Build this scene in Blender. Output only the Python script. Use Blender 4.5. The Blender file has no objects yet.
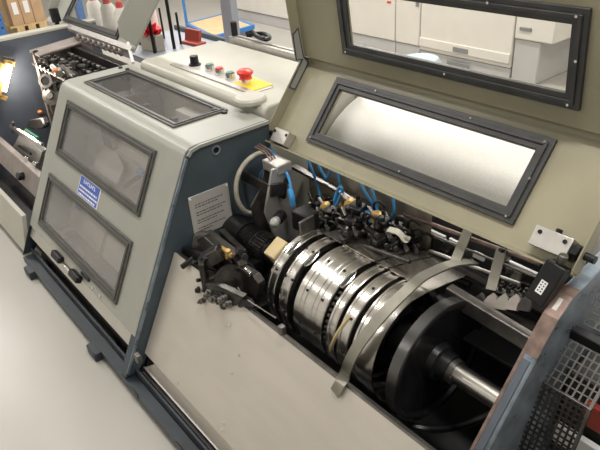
import bpy, bmesh, math, random
from mathutils import Vector, Matrix
random.seed(7)
C = bpy.context.scene.collection
S = bpy.context.scene
V = Vector
PI = math.pi

# ---------------- camera ----------------
F = 609.0; PX, PY = 300.0, 225.0
ax_z = -V((75, 1025, 609)).normalized()                     # world axes in camera space (x right, y down, z forward)
ax_x = V((568, 320, -609)); ax_x = (ax_x - ax_z * ax_x.dot(ax_z)).normalized()
ax_y = ax_z.cross(ax_x)
R = Matrix((ax_x, ax_y, ax_z))
CAM = V((0, 0, 1.75))
cd = bpy.data.cameras.new('camera'); cam = bpy.data.objects.new('camera', cd); C.objects.link(cam)
cd.sensor_width = 36; cd.lens = 36 * F / 600; cd.clip_start = 0.05; cd.clip_end = 100
m3 = R @ Matrix(((1, 0, 0), (0, -1, 0), (0, 0, -1)))
cam.matrix_world = Matrix.Translation(CAM) @ m3.to_4x4()
S.camera = cam

# ---------------- world, light, exposure ----------------
w = bpy.data.worlds.new('world'); S.world = w; w.use_nodes = True
w.node_tree.nodes['Background'].inputs[0].default_value = (0.9, 0.95, 1, 1)
w.node_tree.nodes['Background'].inputs[1].default_value = 0.5
S.view_settings.view_transform = 'Standard'
S.view_settings.look = 'None'
S.view_settings.gamma = 1
S.view_settings.exposure = -0.72
def area(name, loc, size, size_y, power, col=(1, 0.965, 0.92), rot=(0, 0, 0)):
    l = bpy.data.lights.new(name, 'AREA'); l.shape = 'RECTANGLE'; l.size = size; l.size_y = size_y
    l.energy = power; l.color = col
    o = bpy.data.objects.new(name, l); o.location = loc; o.rotation_euler = rot; C.objects.link(o)
    return o
LAMPS = [(-7.2, 3.6, 150), (-7.2, 0.4, 140), (-3.9, 3.6, 170), (-3.9, 0.4, 70), (-0.6, 3.6, 105), (-0.6, 0.9, 100), (2.4, 1.8, 50), (-3.9, -2.6, 55), (-7.2, -2.6, 110), (-0.6, -2.6, 30)]
for (x, y, p) in LAMPS:
    area('ceiling_light_beam', (x, y, 3.55), 1.5, 0.22, p)

# ---------------- helpers ----------------
def P(px, py, ax, v):
    r = R @ V((px - PX, py - PY, F)); return CAM + r * ((v - CAM[ax]) / r[ax])

class MB:
    def __init__(s): s.bm = bmesh.new()
    def hull8(s, p):
        v = [s.bm.verts.new(q) for q in p]
        for f in ((0, 3, 2, 1), (4, 5, 6, 7), (0, 1, 5, 4), (1, 2, 6, 5), (2, 3, 7, 6), (3, 0, 4, 7)):
            s.bm.faces.new([v[i] for i in f])
        return s
    def b(s, x0, x1, y0, y1, z0, z1):
        return s.hull8([(x0, y0, z0), (x1, y0, z0), (x1, y1, z0), (x0, y1, z0), (x0, y0, z1), (x1, y0, z1), (x1, y1, z1), (x0, y1, z1)])
    def ob(s, c, size, u, v, n):          # oriented box about centre c
        c, u, v, n = V(c), V(u).normalized(), V(v).normalized(), V(n).normalized()
        q = []
        for k in (-.5, .5):
            for a, b_ in ((-.5, -.5), (.5, -.5), (.5, .5), (-.5, .5)):
                q.append(c + u * a * size[0] + v * b_ * size[1] + n * k * size[2])
        return s.hull8(q)
    def bar(s, p, q, w_, h_, up=(0, 0, 1)):   # box beam p->q
        p, q = V(p), V(q); d = (q - p).normalized(); sd = d.cross(V(up)).normalized(); u = sd.cross(d)
        return s.ob((p + q) / 2, ((q - p).length, w_, h_), d, sd, u)
    def fb(s, Fr, u0, u1, v0, v1, n0, n1):
        o, u, v, n = Fr
        q = []
        for k in (n0, n1):
            for a, b_ in ((u0, v0), (u1, v0), (u1, v1), (u0, v1)): q.append(o + u * a + v * b_ + n * k)
        return s.hull8(q)
    def poly(s, pts, vec):                # prism: polygon swept by vec
        a = [s.bm.verts.new(V(p)) for p in pts]; b_ = [s.bm.verts.new(V(p) + V(vec)) for p in pts]
        n = len(pts); s.bm.faces.new(a); s.bm.faces.new(b_[::-1])
        for i in range(n): s.bm.faces.new([a[i], a[(i + 1) % n], b_[(i + 1) % n], b_[i]][::-1])
        return s
    def yz(s, prof, x0, x1): return s.poly([(x0, y, z) for y, z in prof], (x1 - x0, 0, 0))
    def strip(s, prof, x0, x1, t):        # open Y-Z polyline thickened by t, swept along X
        out = [];
        for i, (y, z) in enumerate(prof):
            a = V(prof[max(i - 1, 0)]); b_ = V(prof[min(i + 1, len(prof) - 1)]); d = (b_ - a).normalized()
            out.append((y - d.y * t, z + d.x * t))
        for i in range(len(prof) - 1):
            q = [prof[i], prof[i + 1], out[i + 1], out[i]]
            s.yz(q, x0, x1)
        bmesh.ops.remove_doubles(s.bm, verts=s.bm.verts, dist=1e-5)
        return s
    def cyl(s, p, q, r, r2=None, n=20, caps=True):
        p, q = V(p), V(q); d = (q - p).normalized(); r2 = r if r2 is None else r2
        a = d.orthogonal().normalized(); b_ = d.cross(a)
        A = []; B = []
        for i in range(n):
            t = 2 * PI * i / n; o = a * math.cos(t) + b_ * math.sin(t)
            A.append(s.bm.verts.new(p + o * r)); B.append(s.bm.verts.new(q + o * r2))
        for i in range(n): s.bm.faces.new([A[i], A[(i + 1) % n], B[(i + 1) % n], B[i]])
        if caps: s.bm.faces.new(A[::-1]); s.bm.faces.new(B)
        return s
    def tube(s, pts, r, n=8, sub=6, close=False):
        pts = [V(p) for p in pts]; q = []
        m = len(pts)
        for i in range(m - 1):
            p0, p1, p2, p3 = pts[max(i - 1, 0)], pts[i], pts[i + 1], pts[min(i + 2, m - 1)]
            for k in range(sub):
                t = k / sub
                q.append(0.5 * ((2 * p1) + (p2 - p0) * t + (2 * p0 - 5 * p1 + 4 * p2 - p3) * t * t + (3 * p1 - p0 - 3 * p2 + p3) * t ** 3))
        q.append(pts[-1]); rings = []; a = None
        for i, p in enumerate(q):
            d = (q[min(i + 1, len(q) - 1)] - q[max(i - 1, 0)]).normalized()
            a = d.orthogonal().normalized() if a is None else (a - d * a.dot(d)).normalized()
            b_ = d.cross(a)
            rings.append([s.bm.verts.new(p + (a * math.cos(2 * PI * j / n) + b_ * math.sin(2 * PI * j / n)) * r) for j in range(n)])
        for i in range(len(rings) - 1):
            for j in range(n): s.bm.faces.new([rings[i][j], rings[i][(j + 1) % n], rings[i + 1][(j + 1) % n], rings[i + 1][j]])
        s.bm.faces.new(rings[0][::-1]); s.bm.faces.new(rings[-1])
        return s
    def lathe(s, o, d, prof, n=48, a0=0, a1=2 * PI, closed=False):   # prof = (t along d, r)
        o, d = V(o), V(d).normalized()
        ref = V((0, 1, 0)) if abs(d.y) < .9 else V((0, 0, 1)); a = (ref - d * ref.dot(d)).normalized(); b_ = d.cross(a)
        full = abs(a1 - a0 - 2 * PI) < 1e-6; m = n if full else n + 1; rings = []
        for i in range(m):
            t = a0 + (a1 - a0) * i / n; e = a * math.cos(t) + b_ * math.sin(t)
            rings.append([s.bm.verts.new(o + d * x + e * r) for x, r in prof])
        k = len(prof)
        for i in range(n):
            A, B = rings[i], rings[(i + 1) % m]
            for j in range(k if closed else k - 1): s.bm.faces.new([A[j], A[(j + 1) % k], B[(j + 1) % k], B[j]])
        if closed and not full: s.bm.faces.new(rings[0]); s.bm.faces.new(rings[-1][::-1])
        return s
    def ball(s, c, r, sc=(1, 1, 1), seg=16):
        g = bmesh.ops.create_uvsphere(s.bm, u_segments=seg, v_segments=seg // 2, radius=r)
        for v in g['verts']: v.co = V((v.co.x * sc[0], v.co.y * sc[1], v.co.z * sc[2])) + V(c)
        return s
    def holes(s, Fr, us, vs, hole, n0, n1):   # plate with rectangular openings; hole = set of (i,j) cells left open
        o, u, v, n = Fr; G = {}
        def g(i, j, k):
            if (i, j, k) not in G: G[(i, j, k)] = s.bm.verts.new(o + u * us[i] + v * vs[j] + n * (n0, n1)[k])
            return G[(i, j, k)]
        I, J = len(us) - 1, len(vs) - 1
        solid = lambda i, j: 0 <= i < I and 0 <= j < J and (i, j) not in hole
        for i in range(I):
            for j in range(J):
                if not solid(i, j): continue
                s.bm.faces.new([g(i, j, 1), g(i + 1, j, 1), g(i + 1, j + 1, 1), g(i, j + 1, 1)])
                s.bm.faces.new([g(i, j, 0), g(i, j + 1, 0), g(i + 1, j + 1, 0), g(i + 1, j, 0)])
                for di, dj, e in ((-1, 0, ((i, j), (i, j + 1))), (1, 0, ((i + 1, j + 1), (i + 1, j))), (0, -1, ((i + 1, j), (i, j))), (0, 1, ((i, j + 1), (i + 1, j + 1)))):
                    if not solid(i + di, j + dj):
                        (a, b_), (c, d) = e
                        s.bm.faces.new([g(a, b_, 0), g(a, b_, 1), g(c, d, 1), g(c, d, 0)])
        return s

ORD = ['first', 'second', 'third', 'fourth', 'fifth', 'sixth', 'seventh', 'eighth', 'ninth', 'tenth', 'eleventh', 'twelfth', 'thirteenth', 'fourteenth']
def tag(o, label=None, cat=None, group=None, kind=None):
    if label: o['label'] = label
    if cat: o['category'] = cat
    if group: o['group'] = group
    if kind: o['kind'] = kind
    return o
def thing(name, label, cat, loc=(0, 0, 0), group=None):
    o = bpy.data.objects.new(name, None); o.location = loc; C.objects.link(o); o.empty_display_size = .05
    return tag(o, label, cat, group)
def obj(name, mb, mat, parent=None, bevel=0, smooth=True, label=None, seg=2):
    bm = mb.bm; bmesh.ops.recalc_face_normals(bm, faces=bm.faces)
    off = V((0, 0, 0)); p = parent
    while p is not None: off += p.location; p = p.parent
    if parent is not None:
        for v in bm.verts: v.co -= off
    me = bpy.data.meshes.new(name); bm.to_mesh(me); bm.free()
    me.materials.append(mat)
    o = bpy.data.objects.new(name, me); C.objects.link(o); o.parent = parent
    if bevel:
        b = o.modifiers.new('bevel', 'BEVEL'); b.width = bevel; b.segments = seg; b.limit_method = 'ANGLE'; b.angle_limit = math.radians(40)
    if smooth:
        for f in me.polygons: f.use_smooth = True
        try: me.set_sharp_from_angle(angle=math.radians(38))
        except Exception: pass
    if label: o['label'] = label
    return o
def solo(name, mb, mat, label, cat, group=None, bevel=0, kind=None):
    # top-level one-mesh thing, its origin moved to the base of its geometry
    bm = mb.bm; c = V((0, 0, 0)); zmin = 1e9
    for v in bm.verts: c += v.co; zmin = min(zmin, v.co.z)
    c /= max(1, len(bm.verts)); c.z = zmin
    for v in bm.verts: v.co -= c
    o = obj(name, mb, mat, None, bevel); o.location = c
    return tag(o, label, cat, group, kind)
def copy_tree(o, parent=None):
    c = o.copy(); C.objects.link(c); c.parent = parent
    for ch in list(o.children): copy_tree(ch, c)
    return c

# ---------------- materials ----------------
def mat(name, col, rough=.5, metal=0, var=.06, scale=8, bump=0, bscale=60, spec=.5, coat=0, stretch=None, col2=None, thresh=(.35, .65), rvar=0):
    m = bpy.data.materials.new(name); m.use_nodes = True; nt = m.node_tree; N = nt.nodes; L = nt.links
    b = N['Principled BSDF']; b.inputs['Roughness'].default_value = rough; b.inputs['Metallic'].default_value = metal
    b.inputs['Specular IOR Level'].default_value = spec; b.inputs['Coat Weight'].default_value = coat
    tc = N.new('ShaderNodeTexCoord'); mp = N.new('ShaderNodeMapping'); L.new(tc.outputs['Object'], mp.inputs[0])
    if stretch: mp.inputs['Scale'].default_value = stretch
    nz = N.new('ShaderNodeTexNoise'); nz.inputs['Scale'].default_value = scale; nz.inputs['Detail'].default_value = 5
    L.new(mp.outputs[0], nz.inputs['Vector'])
    cr = N.new('ShaderNodeValToRGB'); L.new(nz.outputs['Fac'], cr.inputs[0])
    c = V(col[:3]); lo = col2 if col2 else tuple(c * (1 - var))
    hi = tuple(c * (1 + var)) if not col2 else col
    cr.color_ramp.elements[0].position = thresh[0]; cr.color_ramp.elements[1].position = thresh[1]
    cr.color_ramp.elements[0].color = (*lo[:3], 1); cr.color_ramp.elements[1].color = (*hi[:3], 1)
    L.new(cr.outputs[0], b.inputs['Base Color'])
    if rvar:
        mr = N.new('ShaderNodeMapRange'); mr.inputs[3].default_value = max(rough - rvar, .02); mr.inputs[4].default_value = rough + rvar
        L.new(nz.outputs['Fac'], mr.inputs[0]); L.new(mr.outputs[0], b.inputs['Roughness'])
    if bump:
        n2 = N.new('ShaderNodeTexNoise'); n2.inputs['Scale'].default_value = bscale; L.new(mp.outputs[0], n2.inputs['Vector'])
        bp = N.new('ShaderNodeBump'); bp.inputs['Strength'].default_value = bump; bp.inputs['Distance'].default_value = .002
        L.new(n2.outputs['Fac'], bp.inputs['Height']); L.new(bp.outputs[0], b.inputs['Normal'])
    return m
def emit(name, col, st):
    m = bpy.data.materials.new(name); m.use_nodes = True; nt = m.node_tree; b = nt.nodes['Principled BSDF']
    b.inputs['Base Color'].default_value = (*col, 1); b.inputs['Emission Color'].default_value = (*col, 1); b.inputs['Emission Strength'].default_value = st
    return m
def glassm(name, tint, milk=.1, milkcol=(.5, .5, .5), gl=.06, rough=.05):
    m = bpy.data.materials.new(name); m.use_nodes = True; nt = m.node_tree; N = nt.nodes; L = nt.links
    N.remove(N['Principled BSDF']); out = N['Material Output']
    t = N.new('ShaderNodeBsdfTransparent'); t.inputs[0].default_value = (*tint, 1)
    d = N.new('ShaderNodeBsdfDiffuse'); d.inputs[0].default_value = (*milkcol, 1)
    g = N.new('ShaderNodeBsdfGlossy'); g.inputs['Roughness'].default_value = rough
    nz = N.new('ShaderNodeTexNoise'); nz.inputs['Scale'].default_value = 3; mr = N.new('ShaderNodeMapRange')
    mr.inputs[3].default_value = milk * .8; mr.inputs[4].default_value = milk * 1.2; L.new(nz.outputs['Fac'], mr.inputs[0])
    a = N.new('ShaderNodeMixShader'); L.new(mr.outputs[0], a.inputs[0]); L.new(t.outputs[0], a.inputs[1]); L.new(d.outputs[0], a.inputs[2])
    fr = N.new('ShaderNodeLayerWeight'); pw = N.new('ShaderNodeMath'); pw.operation = 'POWER'; pw.inputs[1].default_value = 4; L.new(fr.outputs['Facing'], pw.inputs[0])
    ad = N.new('ShaderNodeMath'); ad.operation = 'MULTIPLY_ADD'; ad.inputs[1].default_value = .5; ad.inputs[2].default_value = gl; L.new(pw.outputs[0], ad.inputs[0])
    x = N.new('ShaderNodeMixShader'); L.new(ad.outputs[0], x.inputs[0]); L.new(a.outputs[0], x.inputs[1]); L.new(g.outputs[0], x.inputs[2])
    L.new(x.outputs[0], out.inputs[0])
    return m
M = dict(
    floor=mat('floor_epoxy', (.365, .35, .315), .33, var=.04, scale=1.3, bump=.04, bscale=30, rvar=.08),
    wall=mat('wall_paint', (.80, .79, .76), .8, var=.02, scale=2),
    ceil=mat('ceiling_paint', (.68, .67, .64), .85, var=.02),
    hood=mat('hood_paint', (.305, .308, .272), .38, var=.03, scale=5, bump=.05, bscale=220),
    console=mat('console_paint', (.42, .41, .35), .38, var=.03, scale=5, bump=.05, bscale=220),
    olive=mat('lid_inner_paint', (.27, .25, .17), .42, var=.12, scale=3.5, bump=.05, bscale=160, rvar=.1),
    blue=mat('slate_blue_paint', (.050, .066, .078), .5, var=.12, scale=6, bump=.12, bscale=240),
    steelblue=mat('worn_blue_plate', (.22, .265, .31), .30, .5, var=.25, scale=18, bump=.1, bscale=120, rvar=.1),
    bluedark=mat('dark_blue_paint', (.022, .030, .038), .45, var=.15, scale=8),
    copper=mat('worn_copper_edge', (.20, .14, .118), .42, .5, var=.3, scale=30),
    rubber=mat('black_rubber', (.035, .035, .035), .45, var=.2, scale=20),
    rimgrey=mat('dark_window_rubber', (.07, .068, .062), .42, var=.15, scale=20),
    black=mat('black_part', (.008, .008, .009), .36, var=.3, scale=12, bump=.05, spec=.35),
    blackgloss=mat('black_gloss', (.012, .012, .013), .2, var=.3, scale=12, spec=.6),
    oily=mat('oily_dark_steel', (.060, .055, .050), .30, .7, var=.35, scale=25, bump=.15, bscale=90),
    dsteel=mat('dark_steel', (.19, .18, .17), .38, .9, var=.2, scale=25, bump=.05, bscale=120),
    steel=mat('brushed_steel', (.62, .60, .56), .30, .95, var=.07, scale=9, stretch=(40, 1, 1), rvar=.06),
    polished=mat('polished_ring_steel', (.62, .60, .56), .25, 1, var=.05, scale=4, stretch=(30, 1, 1), rvar=.015),
    sheet=mat('cover_sheet_steel', (.56, .52, .46), .46, .45, var=.05, scale=2.2, stretch=(1, 5, 5), bump=.02, bscale=60, rvar=.06),
    alu=mat('aluminium_block', (.55, .53, .50), .38, .7, var=.06, scale=30, bump=.1, bscale=200),
    shaftsteel=mat('turned_shaft_steel', (.66, .64, .60), .28, 1, var=.02, scale=3),
    guide=mat('guide_sheet_steel', (.40, .37, .33), .26, .95, var=.1, scale=6),
    rimsteel=mat('disc_rim_steel', (.13, .13, .13), .3, .9, var=.15, scale=4),
    strap=mat('grey_strap_steel', (.26, .25, .21), .45, .6, var=.1, scale=14, bump=.1, bscale=90),
    casting=mat('pinkish_casting', (.29, .25, .23), .5, .35, var=.12, scale=14, bump=.2, bscale=60),
    chrome=mat('chrome', (.72, .71, .70), .15, 1, var=.04),
    brass=mat('brass_yellow', (.46, .30, .10), .4, .5, var=.2, scale=30),
    airblue=mat('blue_air_tube', (.05, .28, .60), .3, var=.1),
    cream=mat('cream_hose', (.42, .40, .32), .5, var=.15, scale=30),
    tan=mat('tan_fibre', (.50, .40, .22), .6, var=.12, scale=18),
    red=mat('red_plastic', (.62, .03, .02), .35, var=.05),
    redbow=mat('red_ribbon', (.85, .012, .02), .4, var=.15, scale=40),
    redmetal=mat('red_painted_metal', (.42, .07, .045), .45, var=.1),
    yellow=mat('yellow_plate', (.72, .52, .02), .5, var=.05),
    green=mat('green_button', (.12, .22, .18), .4, var=.1),
    plate=mat('engraved_plate', (.50, .48, .45), .4, .3, var=.05, scale=6),
    ink=mat('black_ink', (.03, .03, .03), .6),
    sealblue=mat('seal_dark_blue', (.02, .03, .07), .5),
    slate=mat('lit_slate_panel_paint', (.085, .10, .125), .45, var=.12, scale=6, bump=.1, bscale=200),  # bluer copy of the slate blue, lamp-lit look put into the colour
    signblue=mat('sign_blue', (.045, .10, .42), .45, var=.05),
    white=mat('white_print', (.8, .8, .8), .6, var=.03),
    card=mat('cardboard', (.46, .30, .17), .8, var=.07, scale=7),
    paper=mat('label_paper', (.78, .77, .76), .7, var=.03),
    wood=mat('pallet_wood', (.56, .40, .20), .75, var=.15, scale=9, stretch=(1, 8, 1)),
    ply=mat('plywood', (.62, .44, .24), .6, var=.1, scale=5, stretch=(1, 6, 1)),
    rackblue=mat('rack_blue', (.05, .15, .38), .45, var=.08),
    cartblue=mat('cart_blue', (.05, .20, .52), .4, var=.05),
    post=mat('post_alu', (.36, .38, .43), .4, .4, var=.05, stretch=(1, 1, .1)),
    thread=mat('white_thread', (.72, .70, .66), .8, var=.06, scale=5, bump=.6, bscale=130, stretch=(.4, .4, 6)),
    pinkthread=mat('pink_thread', (.75, .55, .52), .8, var=.06, scale=5, bump=.6, bscale=130, stretch=(.4, .4, 6)),
    prn=mat('printer_white', (.66, .63, .57), .5, var=.02),
    prngrey=mat('printer_grey', (.45, .44, .43), .5, var=.02),
    prndark=mat('printer_handle', (.20, .20, .20), .5),
    frost=mat('pale_speckled_cover', (.66, .65, .62), .45, .0, var=.07, scale=190, rvar=.1),
    backtan=mat('greasy_plate', (.34, .30, .24), .5, .3, var=.3, scale=14),
    inner=mat('inner_sheet', (.74, .70, .66), .45, .2, var=.06, scale=5),
    innerdark=mat('shaded_interior', (.03, .03, .031), .6, var=.3, scale=8),  # near-black, so the shade of the cavities is in the colour
    beige=mat('beige_edge', (.45, .42, .34), .45, var=.05),
    amber=mat('amber_lens', (.75, .25, .05), .3),
    brown=mat('brown_part', (.16, .10, .05), .5, var=.2),
    pane=glassm('hood_pane', (.95, .94, .93), .12, (.80, .78, .76), .12, .04),  # milk is a diffuse haze standing in for the reflected ceiling
    panetop=glassm('hood_top_pane', (.9, .89, .88), .05, (.7, .68, .66), .06, .03),
    clear=glassm('clear_pane', (.97, .97, .96), .015, (.7, .7, .7), .0, .02),
    lamp=emit('work_lamp_tube', (1, .78, .45), 9),
    ceilamp=emit('lamp_diffuser', (1, .95, .88), 7),
    smoke=mat('grey_knob', (.35, .36, .33), .3, var=.05),
    bluegrey=mat('pale_blue_plastic', (.45, .53, .60), .4),
)

# ---------------- the room ----------------
def struct(name, mb, m): o = obj(name, mb, m); o['kind'] = 'structure'; return o
struct('floor', MB().b(-13, 4, -5, 5.4, -.1, 0), M['floor'])
struct('ceiling', MB().b(-13, 4, -5, 5.4, 3.7, 3.8), M['ceil'])
struct('wall_back', MB().b(-13, 4, 5.4, 5.5, 0, 3.7), M['wall'])
struct('wall_front', MB().b(-13, 4, -5.1, -5, 0, 3.7), M['wall'])
struct('wall_left', MB().b(-13.1, -13, -5, 5.4, 0, 3.7), M['wall'])
struct('wall_right', MB().b(4, 4.1, -5, 5.4, 0, 3.7), M['wall'])
struct('baseboard_back', MB().b(-13, 4, 5.385, 5.4, 0, .08), M['beige'])
for i, (x, y, p) in enumerate(LAMPS):
    t = thing('ceiling_lamp', 'long white strip lamp under the ceiling, %s of the %s row' % (('left', 'middle', 'right', 'far right')[0 if x < -5 else 1 if x < -2 else 2 if x < 1 else 3], 'rear' if y > 3 else 'front' if y < 0 else 'middle'), 'lamp', (x, y, 3.6), 'strip lamps on the ceiling')
    obj('housing', MB().b(x - .8, x + .8, y - .14, y + .14, 3.62, 3.7), M['white'], t, .01)
    obj('diffuser', MB().b(x - .76, x + .76, y - .11, y + .11, 3.59, 3.62), M['ceilamp'], t)

# ---------------- base of the machine ----------------
XE = -1.85; XL = -3.08                      # right and left end of the grey hood
t = thing('floor_beam', 'long dark blue base beam of the machine running just above the floor', 'machine base', (-2, .6, .04))
obj('beam', MB().b(XL, .3, .500, .545, .02, .048), M['bluedark'], t, 0, False)
obj('recess_plate', MB().b(XL, .3, .548, .556, .02, .085), M['bluedark'], t, 0, False)
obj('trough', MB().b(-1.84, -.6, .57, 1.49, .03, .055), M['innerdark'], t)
obj('back_panel', MB().b(-1.83, -.59, 1.49, 1.50, .05, .75), M['innerdark'], t)  # dark sheet added to give the space behind the drum its shade
for x0, x1 in ((-1.80, -1.74), (-1.45, -1.39), (-1.22, -1.17)):
    obj('bracket', MB().b(x0, x1, .498, .502, .03, .06), M['black'], t, .003)
for px, py in ((30, 272), (98, 349)):
    p = P(px, py, 2, .02)
    solo('levelling_foot', MB().b(p.x - .035, p.x + .055, .47, .58, 0, .045), M['bluedark'],
         'small dark foot block on the floor under the left end of the hood' if px < 50 else 'small dark foot block on the floor under the right half of the hood', 'foot', 'levelling feet', .006)
solo('cable_bundle', MB().tube([(-2.16, .62, .07), (-2.12, .60, .15), (-2.05, .60, .10), (-1.98, .60, .15)], .011).tube([(-2.22, .63, .07), (-2.17, .62, .15), (-2.10, .61, .08)], .011), M['black'],
     'black cables looping out below the steel strip under the hood', 'cable')

# ---------------- grey hood ----------------
B0 = V((0, .503, .06)); T0 = V((0, .935, .889))
du = V((1, 0, 0)); dv = (T0 - B0).normalized(); dn = V((0, -dv.z, dv.y))
HF = (B0, du, dv, dn)                       # front plane: u = world x, v up the slope, n outward
hood = thing('machine_hood', 'grey-green machine hood with three black-framed windows and dark blue end panel', 'machine cover', (-2.45, .9, .06))
us = [XL, -2.94, -2.06, XE - .012]; vs = [.175, .24, .485, .61, .868, .905]
obj('front_panel', MB().holes(HF, us, vs, {(1, 1), (1, 3)}, -.012, 0), M['hood'], hood)
# rounded corner to the top
L = .9349; RC = .05
prof = []
c0 = B0 + dv * (.905); topz = .895
p1 = V((0, c0.y, c0.z)); p3 = V((0, .985, topz)); p2 = V((0, .938, topz))
for k in range(9):
    s_ = k / 8; q = p1 * (1 - s_) ** 2 + p2 * 2 * s_ * (1 - s_) + p3 * s_ ** 2; prof.append((q.y, q.z))
obj('corner_rim', MB().strip(prof, XL, XE - .012, -.012), M['hood'], hood)
TF = (V((0, .985, topz)), V((1, 0, 0)), V((0, 1, 0)), V((0, 0, 1)))
obj('top_panel', MB().holes(TF, [XL, -2.93, -2.08, XE - .012], [0, .022, .265, .318], {(1, 1)}, -.012, 0), M['hood'], hood)
ep = [(.503, .06), (.93, .879), (.95, .892), (.985, .895), (1.303, .895), (1.303, .12), (.62, .12), (.56, .06)]
def frame_(Fr, u0, u1, v0, v1, wd, h, mt, parent, pane, paneoff=-.004):
    g = MB().holes(Fr, [u0, u0 + wd, u1 - wd, u1], [v0, v0 + wd, v1 - wd, v1], {(1, 1)}, 0, h)
    a = wd * .35
    g.holes(Fr, [u0 + a, u0 + wd * .62, u1 - wd * .62, u1 - a], [v0 + a, v0 + wd * .62, v1 - wd * .62, v1 - a], {(1, 1)}, h, h * 1.5)
    f = obj('window_frame', g, mt, parent, .0015)
    obj('glass', MB().fb(Fr, u0 + wd * .8, u1 - wd * .8, v0 + wd * .8, v1 - wd * .8, paneoff, paneoff + .003), pane, f)
    return f
frame_(HF, -2.965, -2.045, .222, .498, .034, .010, M['rimgrey'], hood, M['pane'])
frame_(HF, -2.945, -2.045, .603, .876, .034, .010, M['rimgrey'], hood, M['pane'])
frame_(TF, -2.950, -2.065, .016, .272, .030, .008, M['rimgrey'], hood, M['panetop'])
obj('end_panel', MB().yz([(y, z) for y, z in ep], XE - .012, XE), M['blue'], hood, .002)
obj('end_panel', MB().yz([(y, z) for y, z in ep], XL - .006, XL), M['bluedark'], hood, .002)
# lighter edge trims of the end panel, frame bar down to the beam
obj('edge_trim', MB().fb(HF, XE - .001, XE + .004, .02, .905, -.012, .001), M['steelblue'], hood, .002)
obj('edge_trim', MB().strip([(.927, .87), (.945, .889), (.985, .8965), (1.30, .8965)], XE - .001, XE + .008, -.012), M['hood'], hood)
obj('inner_sheet', MB().fb(HF, XL + .02, XE - .05, .2, .88, -.20, -.19), M['inner'], hood)
obj('inner_sheet', MB().b(XL + .02, XE - .05, .98, 1.28, .60, .61), M['inner'], hood)
obj('back_panel', MB().b(XL, XE - .012, 1.291, 1.303, .12, .883), M['inner'], hood)
for u_, v_, r_ in ((-2.115, 1.222, .013), (-2.055, 1.232, .013), (-3.045, 1.24, .012), (-2.985, 1.25, .012)):
    obj('screw', MB().cyl((u_, v_, .895), (u_, v_, .902), r_, r_ * .8, 12), M['black'], hood)
# steel kick strip and recess with its shade in the panel colour
obj('kick_strip', MB().fb(HF, XL + .01, XE - .03, .115, .178, -.016, -.010), M['steel'], hood, label='shiny bare steel strip')
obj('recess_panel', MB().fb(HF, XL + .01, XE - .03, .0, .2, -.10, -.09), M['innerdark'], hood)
obj('frame_bar', MB().fb(HF, XE - .045, XE - .012, .0, .175, -.03, -.002), M['blue'], hood, .002)
for u_ in (-2.645, -2.425):
    obj('handle', MB().fb(HF, u_ - .05, u_ + .05, .16, .195, .0, .03), M['black'], hood, .008)
obj('handle_plate', MB().fb(HF, -2.70, -2.46, .15, .17, -.002, .012), M['steel'], hood, .003)
obj('handle', MB().fb(HF, -2.40, -2.31, .20, .214, 0, .008), M['black'], hood, .003)
for u_ in (-2.27, -2.19):
    obj('screw', MB().cyl(B0 + du * u_ + dv * .192, B0 + du * u_ + dv * .192 + dn * .005, .007, n=12), M['chrome'], hood)
# sign
sg = obj('warning_sign', MB().fb(HF, -2.625, -2.405, .502, .598, .0, .003), M['white'], hood, .001, label='blue sign with white writing')
obj('sign_face', MB().fb(HF, -2.619, -2.411, .506, .594, .003, .0036), M['signblue'], sg)
g = MB()
for k in range(7): # heading glyph blocks
    u_ = -2.58 + k * .019
    g.fb(HF, u_, u_ + .005, .570, .587, .0036, .0042).fb(HF, u_, u_ + .013, .570 + (k % 3) * .006, .574 + (k % 3) * .006, .0036, .0042)
for r_, (a, b_) in enumerate(((-2.608, -2.43), (-2.608, -2.425), (-2.608, -2.44))):
    u_ = a; v_ = .554 - r_ * .018
    while u_ < b_:
        l_ = random.uniform(.008, .022); g.fb(HF, u_, min(u_ + l_, b_ + .01), v_ - .008, v_, .0036, .0042); u_ += l_ + .005
obj('sign_lettering', g, M['white'], sg)
# instruction plate on the end panel
EF = (V((XE, 0, 0)), V((0, 1, 0)), V((0, 0, 1)), V((1, 0, 0)))
ip = obj('instruction_plate', MB().fb(EF, .903, 1.081, .530, .706, 0, .003), M['plate'], hood, .001, label='engraved metal instruction plate')
g = MB()
for r_, (n_, l_) in enumerate(((2, .12), (2, .135), (2, .11), (2, .12))):
    for k in range(n_):
        z_ = .668 - r_ * .034 - k * .011; u_ = .925; e_ = .925 + (l_ if k == 0 else l_ * (.8 if r_ != 3 else .5))
        while u_ < e_:
            w_ = random.uniform(.006, .016); g.fb(EF, u_, u_ + w_, z_ - .0035, z_, .003, .0033); u_ += w_ + .003
obj('engraved_text', g, M['ink'], ip)
g = MB()
for a, b_ in ((.91, .698), (1.074, .698), (.91, .537), (1.074, .537)): g.cyl((XE + .003, a, b_), (XE + .006, a, b_), .0035, n=10)
obj('rivet', g, M['white'], ip)
hp = P(216, 150, 0, XE)
obj('grommet', MB().lathe(hp, (1, 0, 0), [(-.001, .019), (.003, .019), (.003, .013), (.0005, .012)]), M['steelblue'], hood)
obj('hole', MB().cyl(hp, hp + V((.001, 0, 0)), .0125), M['black'], hood)
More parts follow.
